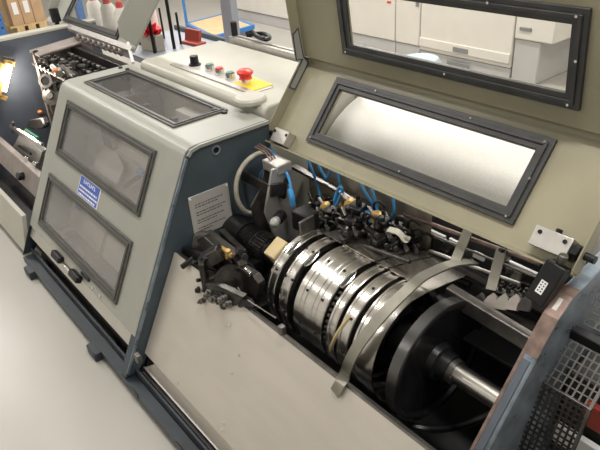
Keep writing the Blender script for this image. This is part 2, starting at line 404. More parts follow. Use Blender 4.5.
# things inside the hood
def hp_(u, v, n): return B0 + du * u + dv * v + dn * n
solo('paper_sheet', MB().poly([hp_(a, b_, -.16) for a, b_ in ((-2.86, .58), (-2.82, .68), (-2.66, .72), (-2.55, .67), (-2.58, .58))], dn * .006), M['paper'], 'white paper sheet seen at left behind the upper front window of the hood', 'paper')
t = thing('inner_bracket', 'dark brown angled bracket seen through the right of the upper hood window', 'bracket', hp_(-2.15, .6, -.15))
obj('bracket_plate', MB().poly([hp_(-2.17, .60, -.18), hp_(-2.05, .60, -.18), hp_(-2.05, .86, -.18), hp_(-2.12, .80, -.18), hp_(-2.20, .70, -.18)], dn * .07), M['brown'], t, .004)
obj('clip', MB().fb(HF, -2.14, -2.09, .70, .735, -.11, -.09), M['airblue'], t, .004, label='blue clip')
t = thing('swing_lever', 'dark arm with a blue clip inside the upper hood window', 'machine arm', hp_(-2.4, .65, -.15))
obj('arm', MB().bar(hp_(-2.50, .60, -.16), hp_(-2.34, .70, -.13), .03, .02), M['dsteel'], t, .004)
obj('clip', MB().fb(HF, -2.36, -2.30, .70, .73, -.14, -.11), M['airblue'], t, .004, label='blue clip')
t = thing('swing_lever', 'short grey arm with a blue tip inside the lower hood window', 'machine arm', hp_(-2.85, .4, -.15))
obj('arm', MB().bar(hp_(-2.90, .34, -.17), hp_(-2.78, .45, -.13), .03, .02), M['dsteel'], t, .004)
obj('clip', MB().fb(HF, -2.86, -2.80, .36, .39, -.13, -.115), M['signblue'], t, .004, label='blue clip')
g = MB()
for u_ in (-2.62, -2.30): g.fb(HF, u_, u_ + .012, .2, .5, -.188, -.176)
solo('inner_rail', g.fb(HF, -2.62, -2.29, .33, .342, -.188, -.18), M['steel'], 'pale rails on the steel sheet behind the lower hood window', 'rail')
t = thing('inner_gantry', 'black upright frame seen through the window in the hood top', 'machine frame', (-2.3, 1.1, .61))
obj('crossbar', MB().b(-2.52, -2.2, 1.08, 1.11, .79, .82), M['black'], t, .004)
for x_ in (-2.5, -2.25): obj('post', MB().b(x_, x_ + .025, 1.08, 1.11, .61, .87), M['black'], t, .003)
solo('inner_plate', MB().b(-2.82, -2.72, .98, 1.28, .613, .85), M['dsteel'], 'grey upright plate inside the left of the hood top window', 'plate', bevel=.003)
solo('inner_box', MB().b(-2.43, -2.12, 1.20, 1.285, .62, .83), M['white'], 'white box standing inside the right of the hood top window', 'box', bevel=.004)

# ---------------- console behind ----------------
cs = thing('control_console', 'cream control console behind the grey hood with row of push buttons', 'control console', (-2.5, 1.5, .04))
prof = [(1.318, .16), (1.318, .88)]
for k in range(7):
    a = PI - k * PI / 12; prof.append((1.353 + .035 * math.cos(a), .895 + .035 * math.sin(a)))
prof += [(1.82, .93), (1.82, .16)]
obj('body', MB().yz(prof, -2.98, -1.90), M['console'], cs, .008)
obj('control_panel', MB().b(-2.76, -2.07, 1.41, 1.50, .930, .934), M['plate'], cs, .001)
obj('lower_strip', MB().b(-2.76, -2.07, 1.38, 1.408, .930, .938), M['alu'], cs, .003)
def btn(x, y, m, red=0):
    b_ = obj('push_button', MB().lathe((x, y, .934), (0, 0, 1), [(0, .0), (0, .024), (.026, .022), (.026, 0)], 24), M['chrome'], cs)
    obj('button_cap', MB().lathe((x, y, .960), (0, 0, 1), [(0, 0), (0, .018), (.006, .017), (.007, 0)], 24), m, b_)
kb = obj('selector_knob', MB().lathe((-2.645, 1.455, .934), (0, 0, 1), [(0, 0), (0, .03), (.006, .03), (.008, .022), (.045, .02), (.048, 0)], 24), M['black'], cs)
btn(-2.505, 1.455, M['green']); btn(-2.415, 1.450, M['red']); btn(-2.315, 1.442, M['green'])
obj('yellow_plate', MB().b(-2.25, -2.09, 1.405, 1.515, .934, .937), M['yellow'], cs, .001)
es = obj('emergency_stop', MB().lathe((-2.195, 1.445, .937), (0, 0, 1), [(0, 0), (0, .022), (.03, .02), (.032, 0)], 24), M['chrome'], cs)
obj('mushroom_cap', MB().lathe((-2.195, 1.445, .958), (0, 0, 1), [(0, 0), (0, .03), (.006, .026), (.018, .028), (.024, .036), (.032, .036), (.040, .026), (.042, 0)], 28), M['red'], es)
p = P(250, 97, 2, .945)
obj('raised_pad', MB().lathe((p.x, p.y, .928), (0, 0, 1), [(0, .068), (.014, .068), (.022, .060), (.024, 0)], 40), M['console'], cs)
t = thing('guide_rail', 'pair of pale aluminium rails along the back edge of the cream console', 'rail', (-2.5, 1.9, .9))
obj('rail', MB().b(-2.92, -1.9, 1.84, 1.86, .9, .955), M['alu'], t, .002)
obj('rail', MB().b(-2.92, -1.9, 1.90, 1.92, .9, .945), M['alu'], t, .002)
obj('support', MB().b(-2.92, -1.9, 1.83, 1.93, .16, .9), M['prngrey'], t, .002)
solo('rail_stop_peg', MB().cyl((-2.90, 1.87, .956), (-2.90, 1.87, 1.03), .018), M['black'], 'short black peg at the left end of the aluminium rails', 'peg', bevel=.003)
solo('cable_coil', MB().tube([(-2.80, 1.88, .97), (-2.74, 1.94, .975), (-2.66, 1.93, .97), (-2.62, 1.88, .975), (-2.68, 1.87, .98), (-2.76, 1.90, .985)], .012), M['black'],
     'black coiled cable lying on the aluminium rails behind the console', 'cable')

# ---------------- steel cover sheet ----------------
SB = V((0, .56, .06)); ST = V((0, .80, .50)); sv = (ST - SB).normalized(); sn = V((0, -sv.z, sv.y)); SF = (SB, du, sv, sn)
sc = thing('front_cover_sheet', 'large bare steel cover sheet sloping below the slotted drum', 'cover plate', (-1, .65, .1))
obj('sheet', MB().fb(SF, XE + .005, .2, .085, .515, -.004, 0), M['sheet'], sc)
obj('top_lip', MB().fb(SF, XE + .01, .2, .505, .517, -.03, -.004).fb(SF, -1.35, .2, .515, .523, -.012, .0), M['dsteel'], sc)
bnd = SB + sv * .085; rim = V((0, .584, .070))
obj('bottom_flange', MB().poly([bnd + du * (XE + .09), bnd + du * .2, rim + du * .2, rim + du * (XE + .01)], V((0, .003, -.002))), M['sheet'], sc)
obj('rim', MB().poly([rim + du * (XE + .01), rim + du * .2, rim + du * .2 + V((0, -.004, .004)), rim + du * (XE + .01) + V((0, -.004, .004))], V((0, .004, .003))), M['alu'], sc)
for px, py in ((230, 325), (239, 355), (232, 373), (224, 423), (222, 430), (178, 383)):
    r = R @ V((px - PX, py - PY, F)); q = CAM + r * ((SB - CAM).dot(sn) / r.dot(sn))
    obj('screw', MB().cyl(q, q + sn * .003, .005, n=10), M['chrome'], sc)
solo('latch_clip', MB().ob(P(138, 358, 1, .55), (.03, .02, .04), (1, 0, 0), (0, 1, 0), (0, 0, 1)), M['dsteel'], 'small metal latch at the foot of the hood end panel', 'latch', bevel=.004)

# ---------------- slotted drum and shaft ----------------
AY, AZ = 1.085, .49
O = V((0, AY, AZ)); XD = (1, 0, 0)
dr = thing('slotted_drum', 'polished steel drum of slotted rings on the horizontal shaft', 'drum', (-1.17, AY, AZ - .19))
obj('core', MB().lathe(O, XD, [(-1.385, .03), (-1.385, .150), (-.99, .150), (-.99, .03)], 64), M['black'], dr)
RINGS = [(-1.395, -1.352), (-1.326, -1.284), (-1.250, -1.115), (-1.092, -1.057), (-1.044, -1.000), (-.984, -.955)]
for i, (a, b_) in enumerate(RINGS):
    r = .183; pr = [(a, .160), (a, r - .003), (a + .003, r)]
    if i == 2:
        for f_ in (.18, .32, .60, .74): pr += [(a + (b_ - a) * f_, r), (a + (b_ - a) * f_ + .002, r - .0022), (a + (b_ - a) * f_ + .008, r - .0022), (a + (b_ - a) * f_ + .010, r)]
    else: pr += [(a + .010, r), (a + .012, r - .003), (b_ - .012, r - .003), (b_ - .010, r)]
    pr += [(b_ - .003, r), (b_, r - .003), (b_, .160)]
    o = obj('ring', MB().lathe(O, XD, pr, 96, closed=True), M['polished'], dr)
for x, rr_ in ((-1.372, .1805), (-1.332 + .012, .1835), (-1.276 - .012, .1835), (-1.212, .1835), (-1.141, .1835), (-1.018, .1805)):
    for a in (142, 178, 106):
        a_ = math.radians(a); e = V((0, math.cos(a_), math.sin(a_)))
        q = O + V((x, 0, 0)) + e * rr_; obj('bolt_head', MB().cyl(q - e * .004, q + e * .0015, .0048, n=10), M['black'], dr)
for x, a in ((-1.36, 112), (-1.268, 113), (-1.103, 112)):
    a_ = math.radians(a); e = V((0, math.cos(a_), math.sin(a_))); tg = V((0, -e.z, e.y)); c = O + V((x, 0, 0)) + e * .186
    pts = []
    for k in range(21):
        t_ = 2 * PI * k / 20; pts.append(c + tg * math.cos(t_) * .034 + V((1, 0, 0)) * math.sin(t_) * .009)
    cs_ = obj('clamp_slot', MB().tube(pts, .003, 6, 1), M['chrome'], dr)
    obj('slot_block', MB().ob(c - e * .004, (.012, .05, .008), (1, 0, 0), tg, e), M['black'], cs_)
for k in range(14):   # small dark studs in the wide gap between the wide ring and its right neighbour
    a_ = math.radians(120 + k * 6.5); e = V((0, math.cos(a_), math.sin(a_))); tg = V((0, -e.z, e.y))
    obj('stud', MB().ob(O + V((-1.103, 0, 0)) + e * .166, (.014, .010, .02), XD, tg, e), M['oily'], dr, .002)
a_ = math.radians(192); e = V((0, math.cos(a_), math.sin(a_))); tg = V((0, -e.z, e.y))
obj('slot', MB().ob(O + V((-1.235, 0, 0)) + e * .183, (.010, .05, .004), (1, 0, 0), tg, e), M['black'], dr, .002)
lin = []
for k in range(9):
    a_ = math.radians(140 + k * 6); e = V((0, math.cos(a_), math.sin(a_))); lin.append(O + V((-1.025 - k * .006, 0, 0)) + e * .180)
obj('slot_liner', MB().tube(lin, .0001 + .006, 6, 2), M['tan'], dr, label='tan fibre strip in the slot')
obj('end_block', MB().ob(O + V((-1.425, -.085, .125)), (.055, .075, .075), (1, 0, 0), (0, 1, .6), (0, -.6, 1)), M['tan'], dr, .004, label='tan fibre end block')
def arcband(x0, x1, r, a0, a1, th=.004): return MB().lathe(O, XD, [(x0, r), (x1, r), (x1, r + th), (x0, r + th)], 48, math.radians(a0), math.radians(a1), True)
# coupling (black ribbed) left of the drum
cp = thing('ribbed_coupling', 'black ribbed coupling between the blue panel and the drum', 'coupling', (-1.7, AY, AZ - .1))
obj('flange', MB().lathe(O, XD, [(-1.845, .02), (-1.845, .072), (-1.81, .074), (-1.79, .066), (-1.755, .066), (-1.75, .02)], 48), M['black'], cp)
pr = [(-1.75, .02), (-1.75, .062)]
for k in range(6): x = -1.745 + k * .012; pr += [(x, .064), (x + .002, .060), (x + .007, .060), (x + .009, .064)]
pr += [(-1.67, .062), (-1.67, .02)]
obj('ribbed_sleeve', MB().lathe(O, XD, pr, 48), M['black'], cp)
g = MB()
for k in range(32):
    a = 2 * PI * k / 32; e = V((0, math.cos(a), math.sin(a))); tg = V((0, -e.z, e.y)); g.ob(O + V((-1.635, 0, 0)) + e * .060, (.06, .006, .008), XD, tg, e)
obj('ribs', g, M['oily'], cp)
obj('collar', MB().lathe(O, XD, [(-1.67, .02), (-1.67, .057), (-1.59, .057), (-1.585, .05), (-1.53, .05), (-1.525, .03), (-1.39, .03), (-1.39, .02)], 48), M['black'], cp)
# shaft, disc
sh = thing('drive_shaft', 'bright steel drive shaft running from the black disc to the blue plate', 'shaft', (-.8, AY, AZ - .03))
obj('rod', MB().lathe(O, XD, [(-.98, 0), (-.98, .030), (-.58, .030), (-.58, 0)], 64), M['shaftsteel'], sh)
obj('step_collar', MB().lathe(O, XD, [(-.755, .030), (-.755, .038), (-.738, .038), (-.738, .030)], 40), M['dsteel'], sh)
dc = thing('black_disc', 'large black disc wheel with hub on the right end of the shaft', 'disc', (-.80, AY, AZ - .19))
obj('disc_body', MB().lathe(O, XD, [(-.835, .030), (-.835, .06), (-.82, .07), (-.82, .17), (-.832, .175), (-.832, .190), (-.83, .193), (-.797, .193), (-.795, .190), (-.795, .176), (-.805, .168), (-.81, .031)], 96, closed=True), M['blackgloss'], dc)
obj('disc_rim', MB().lathe(O, XD, [(-.831, .1925), (-.798, .1925), (-.798, .1945), (-.831, .1945)], 96, closed=True), M['rimsteel'], dc)
obj('hub', MB().lathe(O, XD, [(-.812, .030), (-.812, .062), (-.79, .055), (-.785, .046), (-.755, .044), (-.755, .030)], 48, closed=True), M['black'], dc)
sr = thing('shell_ring', 'open steel shell ring curving round beside the black disc', 'ring', (-.92, AY, AZ - .19))
obj('shell', arcband(-.952, -.888, .186, 78, 262), M['polished'], sr)
obj('inner_flange', MB().lathe(O, XD, [(-.985, .03), (-.985, .12), (-.98, .12), (-.965, .10), (-.94, .09), (-.94, .07), (-.90, .065), (-.90, .03)], 48), M['black'], sr)

# curved strap in front of the drum
def cylhit(px, py, r):
    d = R @ V((px - PX, py - PY, F)); oy, oz = CAM.y - AY, CAM.z - AZ
    a = d.y ** 2 + d.z ** 2; b_ = 2 * (oy * d.y + oz * d.z); c = oy * oy + oz * oz - r * r; D = b_ * b_ - 4 * a * c
    if D < 0: return None
    t_ = (-b_ - math.sqrt(D)) / (2 * a); return CAM + d * t_
def ribbon(pts, w_, th, widthdir=(1, 0, 0), sub=6):
    pts = [V(p) for p in pts]; q = []; m = len(pts)
    for i in range(m - 1):
        p0, p1, p2, p3 = pts[max(i - 1, 0)], pts[i], pts[i + 1], pts[min(i + 2, m - 1)]
        for k in range(sub):
            t_ = k / sub; q.append(0.5 * ((2 * p1) + (p2 - p0) * t_ + (2 * p0 - 5 * p1 + 4 * p2 - p3) * t_ * t_ + (3 * p1 - p0 - 3 * p2 + p3) * t_ ** 3))
    q.append(pts[-1]); g = MB(); prev = None; wd = V(widthdir).normalized()
    for i, p in enumerate(q):
        d = (q[min(i + 1, len(q) - 1)] - q[max(i - 1, 0)]).normalized(); s_ = (wd - d * wd.dot(d)).normalized(); n = s_.cross(d).normalized()
        cur = [g.bm.verts.new(p + s_ * a * w_ / 2 + n * b_ * th / 2) for a, b_ in ((-1, -1), (1, -1), (1, 1), (-1, 1))]
        if prev:
            for j in range(4): g.bm.faces.new([prev[j], prev[(j + 1) % 4], cur[(j + 1) % 4], cur[j]])
        else: g.bm.faces.new(cur)
        prev = cur
    g.bm.faces.new(prev[::-1]); return g
sp = []
for x, a in ((-.957, 182), (-.940, 167), (-.925, 152), (-.908, 134), (-.899, 118), (-.897, 104), (-.905, 86), (-.916, 70)):
    a_ = math.radians(a); sp.append(V((x, AY + .230 * math.cos(a_), AZ + .230 * math.sin(a_))))
sp = [P(335, 393, 1, .785), P(341, 382, 1, .80)] + sp[0:] + [P(452, 264, 1, 1.25), P(475, 262, 1, 1.33)]
solo('curved_strap', ribbon(sp, .034, .006), M['strap'], 'curved grey steel strap arching over the drum and hanging over the cover sheet', 'strap')

# paper guides from the drum top to the back
gd = []
for i, (x0, x1, m_) in enumerate(((-1.345, -1.258, 'dsteel'), (-1.252, -1.105, 'guide'), (-1.098, -1.052, 'guide'), (-1.046, -.962, 'guide'), (-.955, -.885, 'polished'), (-.955, -.60, 'oily'))):
    pts = [(1.13, .6685), (1.20, .652), (1.28, .632), (1.36, .605)]
    if i == 4: pts = [(1.06, .6765), (1.13, .672), (1.20, .660), (1.30, .640)]
    if i == 5: pts = [(1.305, .638), (1.33, .632), (1.38, .61)]
    solo('sheet_guide', MB().strip(pts, x0, x1, .004), M[m_],
         ['dark guide plate at the left, behind the leftmost drum rings', 'widest steel guide plate running back from the drum top', 'narrow bright guide strip just right of the widest guide plate',
          'guide plate beside the strap behind the drum top', 'bright guide strip running back from the open shell ring', 'oily guide ledge above the black disc, rightmost of the guides'][i], 'guide plate', 'sheet guides behind the drum')
# fan of curved vanes
for k in range(5):
    bx, by = 470 + k * 11.5, 307 + k * .6
    g = MB(); q = [P(bx + a, by + b_, 1, 1.25 + c_) for a, b_, c_ in ((0, 0, 0), (2, -6, .01), (6, -11, .02), (12, -15, .03), (15, -11, .03), (15, -4, .02), (12, 2, .0))]
    g.poly(q, (.003, .004, -.003))
    solo('curved_vane', g, M[('oily', 'casting', 'strap', 'casting', 'oily')[k]],
         ['first curved metal vane from the left beside the black switch', 'second curved metal vane from the left, pale', 'third curved metal vane, in the middle of the fan', 'fourth curved metal vane from the left', 'last curved metal vane, nearest the black switch'][k], 'vane', 'fan of curved vanes')
bxm = P(505, 322, 1, 1.22)
solo('vane_tray', MB().poly([P(455, 300, 1, 1.2), P(478, 300, 1, 1.28), P(535, 322, 1, 1.3), P(536, 340, 1, 1.2)], (0, 0, -.006)), M['oily'], 'oily sloping tray under the fan of curved vanes', 'tray')
solo('cross_beam', MB().bar(P(448, 292, 1, 1.19), P(538, 347, 1, 1.19), .03, .05), M['dsteel'], 'grey cross beam running from the disc top to the blue plate', 'beam', bevel=.003)
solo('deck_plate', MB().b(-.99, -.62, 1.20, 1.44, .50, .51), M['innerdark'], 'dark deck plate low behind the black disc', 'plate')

# ---------------- right plate, mesh guard ----------------
pp = [(.84, .215), (.939, .434), (1.155, .688), (1.20, .735), (1.257, .772), (1.453, .807), (1.75, .84), (1.75, .06), (.76, .06)]
rp = thing('side_frame_plate', 'worn blue-grey side frame plate crossing the lower right corner', 'frame plate', (-.58, 1.2, .06))
obj('plate', MB().yz(pp, -.58, -.54), M['steelblue'], rp, .004)
def off(prof, x0, x1, t_, m_, nm, lab=None): return obj(nm, MB().strip(prof, x0, x1, t_), m_, rp, label=lab)
off([(.939, .434), (1.155, .688), (1.20, .735), (1.257, .772), (1.29, .778)], -.581, -.572, .0015, M['copper'], 'worn_edge', 'copper-coloured worn edge')
off([(1.125, .6527), (1.155, .688), (1.20, .735), (1.257, .772), (1.29, .778)], -.572, -.539, .0015, M['copper'], 'worn_edge', 'copper-coloured worn edge')
obj('front_inlay', MB().strip([(.945, .443), (1.115, .643)], -.570, -.550, .003), M['slate'], rp)
obj('worn_patch', MB().strip([(1.215, .7448), (1.245, .7643)], -.568, -.556, .0028), M['plate'], rp, label='bare scuffed patch')
# mesh guard
mg = thing('mesh_guard', 'black slotted mesh guard box to the right of the blue plate', 'guard', (-.3, 1.2, .2))
gc = P(540, 380, 0, -.55); gt = P(569, 331, 0, -.55); gb = P(514, 448, 0, -.55); gr = P(590, 409, 1, gc.y)
def mesh_face(o, u, v, W, H, nu, nv, bw):
    o, u, v = V(o), V(u).normalized(), V(v).normalized(); n = u.cross(v)
    us = []; vs = []
    for i in range(nu): a = W * i / nu; us += [a, a + bw]
    us += [W, W + bw]
    for j in range(nv): a = H * j / nv; vs += [a, a + bw * .8]
    vs += [H, H + bw * .8]
    hole = {(2 * i + 1, 2 * j + 1) for i in range(nu) for j in range(nv)}
    return MB().holes((o, u, v, n), us, vs, hole, -.002, .002)
wd_ = gr.x - gc.x
obj('top_mesh', mesh_face(gc, (1, 0, 0), gt - gc, wd_, (gt - gc).length, 8, 7, .0045), M['dsteel'], mg)
obj('front_mesh', mesh_face(gc + (gb - gc) * 1.6, (1, 0, 0), gc - gb, wd_, (gb - gc).length * 1.6, 9, 22, .0055), M['oily'], mg)
obj('corner_edge', MB().bar(gc, gc + V((wd_ + .004, 0, 0)), .007, .007), M['dsteel'], mg)
obj('side_edge', MB().bar(gr + (gt - gc), V((gr.x, gc.y, gc.z)), .008, .008).bar(V((gr.x, gc.y, gc.z)), V((gr.x, gc.y, gc.z)) + (gb - gc) * 1.6, .008, .008).bar(gc, gc + (gb - gc) * 1.6, .008, .008), M['dsteel'], mg)
solo('guard_frame_bar', MB().bar(gt + V((-.02, .0, .004)), gt + V((wd_ + .06, .0, .004)), .03, .03), M['black'], 'black bar between the two mesh panels', 'bar', bevel=.004)
g2 = gt + V((.02, .03, .02))
t = thing('rear_mesh_panel', 'small dark mesh panel above the black bar at the right edge', 'guard', g2)
obj('mesh', mesh_face(g2, (1, 0, 0), (gt - gc), .17, .14, 6, 8, .0045), M['dsteel'], t)
t = thing('guard_cabinet', 'dark cabinet with a red panel below the mesh guard at the far right', 'cabinet', (-.2, 1.45, .0))
obj('body', MB().b(-.53, -.1, 1.30, 1.5, .02, .50), M['innerdark'], t, .005)
obj('red_panel', MB().b(-.46, -.1, 1.28, 1.30, P(595, 432, 1, 1.28).z, P(585, 402, 1, 1.28).z), M['redmetal'], t, .004, label='dark red panel')
obj('white_panel', MB().b(-.52, -.25, 1.26, 1.28, P(575, 455, 1, 1.26).z, P(575, 436, 1, 1.26).z), M['white'], t, .004, label='white panel')

# ---------------- open lid ----------------
LB = V((0, 1.306, .806)); lv = V((0, .643, .766)).normalized(); ln = V((0, -lv.z, lv.y)); LF = (LB, du, lv, ln)
LC = V((0, 1.51, 1.049)); lv2 = V((0, -.128, .992)).normalized()
ls = (LC - LB).length
uv_ = V((0, 1.476 - 1.499, 1.34 - 1.157)).normalized()
U0 = V((0, 1.506, 1.10)); UF = (U0, du, uv_, V((0, -uv_.z, uv_.y)))
lx0, lx1 = -1.858, -.56
lid = thing('hinged_safety_cover', 'open olive safety lid with two long black-framed windows', 'machine cover', (-1.2, 1.3, .8))
obj('lower_panel', MB().holes(LF, [lx0, -1.62, -.81, lx1], [0.012, .10, .275, .335], {(1, 1)}, -.006, 0), M['olive'], lid)
e1 = LB + lv * .335
prof = []
m_ = LB + lv * .375
for k in range(7):
    s_ = k / 6; q = e1 * (1 - s_) ** 2 + m_ * 2 * s_ * (1 - s_) + U0 * s_ ** 2; prof.append((q.y, q.z))
obj('bend', MB().strip(prof, lx0, lx1, -.006), M['olive'], lid)
obj('upper_panel', MB().holes(UF, [lx0, -1.57, -.765, lx1], [0, .095, .275, .46], {(1, 1)}, -.006, 0), M['olive'], lid)
q1 = LB + lv * .012
obj('bottom_lip', MB().strip([(q1.y - .035 , q1.z + .006), (q1.y - .02, q1.z - .004), (q1.y - .006, q1.z - .006), (q1.y, q1.z)], lx0, lx1, -.005), M['olive'], lid)
def flange(x, m):
    w0 = .045; a = LB; pts_in = [LB, LB + lv * .335, m_ * .5 + (e1 + U0) * .25, U0, U0 + uv_ * .46]
    ns = [ln, ln, (ln + UF[3]).normalized(), UF[3], UF[3]]
    outp = [p + n * w0 for p, n in zip(pts_in, ns)]
    return obj('side_flange', MB().poly([V((x, p.y, p.z)) for p in pts_in] + [V((x, p.y, p.z)) for p in outp[::-1]], (.005, 0, 0)), m, lid, .001)
flange(lx0, M['olive']); flange(lx1 - .005, M['olive'])
# blue-outlined patch plate on left flange
pa = [LB + lv * .22 + ln * .038, LB + lv * .34 + ln * .040, U0 + UF[3] * .044, U0 + uv_ * .10 + UF[3] * .040, U0 + uv_ * .115 + UF[3] * .012, U0 + UF[3] * .008, LB + lv * .345 + ln * .006, LB + lv * .225 + ln * .008]
obj('flange_patch', MB().poly([V((lx0 + .005, p.y, p.z)) for p in pa], (.0015, 0, 0)), M['hood'], lid)
g = MB()
for i in range(len(pa)):
    p, q = pa[i], pa[(i + 1) % len(pa)]; g.bar(V((lx0 + .0065, p.y, p.z)), V((lx0 + .0065, q.y, q.z)), .003, .003, (1, 0, 0))
obj('patch_seal', g, M['sealblue'], lid, label='dark blue sealing line')
frame_(LF, -1.665, -.775, .055, .318, .042, .012, M['rubber'], lid, M['clear'])
frame_(UF, -1.615, -.722, .055, .318, .042, .012, M['rubber'], lid, M['clear'])
for u_, v_ in ((-1.64, .07), (-1.2, .075), (-.80, .07), (-1.45, .305), (-1.05, .305), (-.80, .3), (-.79, .19)):
    for Fr in (LF, UF):
        q = Fr[0] + du * (u_ + (.05 if Fr is UF else 0)) + Fr[2] * v_ + Fr[3] * .018
        obj('screw', MB().cyl(q, q + Fr[3] * .003, .004, n=8), M['chrome'], lid)
def hinge(c, lab, flip):
    t = thing('hinge_block', lab, 'hinge block', c, 'hinge blocks on the lid')
    obj('block', MB().ob(V(c) + ln * .022, (.105 if flip > 0 else .085, .055, .04), du, lv, ln), M['alu'], t, .002)
    for s_ in (-.5, .5):
        q = V(c) + ln * .042 + du * s_ * .07 + lv * .012; obj('bolt', MB().cyl(q, q + ln * .003, .006, n=12), M['black'], t)
    q = V(c) + ln * .02
    obj('pin', MB().cyl(q + du * flip * .05, q + du * flip * .115, .011, n=16), M['black'], t)
    return t
r = R @ V((283 - PX, 138 - PY, F)); c = CAM + r * ((LB + ln * .02 - CAM).dot(ln) / r.dot(ln)); hinge(c - ln * .02, 'small aluminium block on the lower left corner of the open lid', -1)
r = R @ V((553 - PX, 243 - PY, F)); c = CAM + r * ((LB + ln * .02 - CAM).dot(ln) / r.dot(ln)); hr = hinge(c - ln * .02, 'aluminium block on the lower right corner of the open lid', 1)
q = c
obj('nut', MB().cyl(q + du * .055, q + du * .075, .022, n=6), M['black'], hr, .002); obj('top_bolt', MB().cyl(q + lv * .026 + du * .0, q + lv * .04, .009, n=12), M['black'], hr, .002)

# black safety switch below right block
sw = P(548, 283, 1, 1.24)
t = thing('safety_switch', 'black box switch with a small white label beside the blue plate', 'switch', sw)
u_ = V((.55, .0, .0)); su = (P(560, 262, 1, 1.27) - P(536, 300, 1, 1.22)).normalized(); sx = (V((1, 0, 0)) - su * su.x).normalized(); snn = sx.cross(su)
if snn.z < 0: snn = -snn
obj('body', MB().ob(sw, (.056, .115, .045), sx, su, snn), M['black'], t, .004)
lb_ = obj('label_sticker', MB().ob(sw + snn * .0235 - su * .012, (.019, .036, .001), sx, su, snn), M['white'], t)
g = MB()
for i in range(4):
    for j in range(2): g.ob(sw + snn * .0243 - su * (-.001 + i * .008) + sx * (j * .008 - .004), (.004, .004, .0005), sx, su, snn)
obj('label_marks', g, M['ink'], lb_)
obj('lever', MB().cyl(sw + su * .06, sw + su * .085 + snn * .01, .012, n=12), M['dsteel'], t, .003)

# ---------------- mechanism behind the drum ----------------
# back plate with air fittings
bk = thing('gripper_back_plate', 'grey steel back plate carrying air fittings below the lid edge', 'plate', (-1.4, 1.40, .62))
obj('plate', MB().b(-1.72, -1.10, 1.38, 1.395, .56, .76), M['backtan'], bk, .003)
obj('top_rail', MB().bar(P(293, 166, 1, 1.34), P(398, 222, 1, 1.34), .03, .012), M['dsteel'], bk, .002)
# left support bracket: two hexagonal cheek plates
bt = thing('support_bracket', 'grey bracket with two cheek plates rising beside the blue end panel', 'bracket', (-1.7, 1.15, .5))
def cheek(x, pts): return MB().poly([P(a, b_, 0, x) for a, b_ in pts], (-.010, 0, 0))
obj('cheek_plate', cheek(-1.74, [(266, 160), (279, 163), (279, 236), (258, 232), (251, 207), (260, 190)]), M['dsteel'], bt, .002)
obj('cheek_plate', cheek(-1.66, [(272, 170), (284, 166), (292, 182), (302, 240), (276, 240), (265, 213)]), M['alu'], bt, .002)
a, b_ = P(266, 166, 0, -1.70), P(281, 172, 0, -1.66)
obj('head_block', MB().b(-1.75, -1.655, b_.y - .02, b_.y + .05, b_.z - .01, b_.z + .03), M['alu'], bt, .005)
q = P(271, 190, 0, -1.66)
obj('crossbar', MB().bar(V((-1.845, q.y, q.z)), V((-1.66, q.y, q.z)), .012, .042), M['oily'], bt, .002)
obj('corner_plate', MB().bar(V((-1.66, q.y - .005, q.z)), V((-1.645, q.y + .06, q.z - .01)), .012, .05), M['oily'], bt, .002)
for a, b_ in ((281, 195), (286, 180)): q = P(a, b_, 0, -1.655); obj('bolt', MB().cyl(q, q + V((.02, 0, 0)), .010), M['black'], bt)
# adjusting knob
kc = P(277, 220, 1, 1.10)
t = thing('adjusting_valve', 'black valve block with a grey plastic push knob', 'valve', kc)
obj('knob', MB().lathe(kc, V((.5, -.8, .1)), [(.0, .0), (.0, .014), (.012, .018), (.03, .018), (.04, .010), (.043, 0)], 24), M['smoke'], t, label='grey plastic knob')
ax_ = V((.5, -.8, .1)).normalized()
pr = [(-.05, .0), (-.05, .018)]
for k in range(4): pr += [(-.045 + k * .011, .022), (-.039 + k * .011, .022), (-.037 + k * .011, .017)]
obj('bellows', MB().lathe(kc, ax_, pr + [(0, .012), (0, 0)], 20), M['black'], t)
vb = P(299, 223, 1, 1.10)
obj('valve_body', MB().ob(vb + V((0, .03, 0)), (.075, .06, .075), (1, .1, 0), (0, 1, 0), (0, 0, 1)), M['black'], t, .006)
obj('face_plate', MB().ob(vb + V((.042, .0, -.005)), (.01, .07, .08), (1, .1, 0), (-.1, 1, 0), (0, 0, 1)), M['dsteel'], t, .003)

def air_tube(pts, lab, m='airblue', r=.0055):
    return solo('air_tube', MB().tube([P(a, b_, 1, y) for a, b_, y in pts], r), M[m], lab, 'air tube', 'blue air tubes')
air_tube([(267, 146, 1.30), (276, 156, 1.26), (288, 176, 1.22), (291, 192, 1.20)], 'blue air tube running down over the bracket head block')
air_tube([(290, 190, 1.20), (292, 197, 1.19), (293, 205, 1.19)], 'thick blue tube end on the bracket above the grey knob', r=.011)
air_tube([(281, 165, 1.26), (270, 165, 1.26), (262, 172, 1.24), (255, 190, 1.22)], 'blue air tube bowing left between bracket and blue panel')
air_tube([(308, 160, 1.34), (315, 178, 1.33), (319, 190, 1.32), (321, 200, 1.30)], 'blue air tube hanging straight down left of the loops')
air_tube([(318, 165, 1.35), (326, 178, 1.34), (330, 172, 1.34), (336, 168, 1.34)], 'short blue air tube just under the lid edge')
air_tube([(332, 208, 1.28), (337, 192, 1.29), (340, 187, 1.29), (342, 192, 1.29), (335, 208, 1.28)], 'small blue air tube looped like a hairpin')
air_tube([(336, 172, 1.36), (340, 182, 1.36), (344, 196, 1.34)], 'blue air tube beside the hairpin loop')
air_tube([(360, 182, 1.34), (366, 194, 1.33), (374, 206, 1.32), (381, 218, 1.30)], 'blue air tube slanting down to the black fitting')
air_tube([(371, 188, 1.34), (375, 200, 1.33), (378, 214, 1.32), (378, 218, 1.31)], 'blue air tube crossing the slanting one')
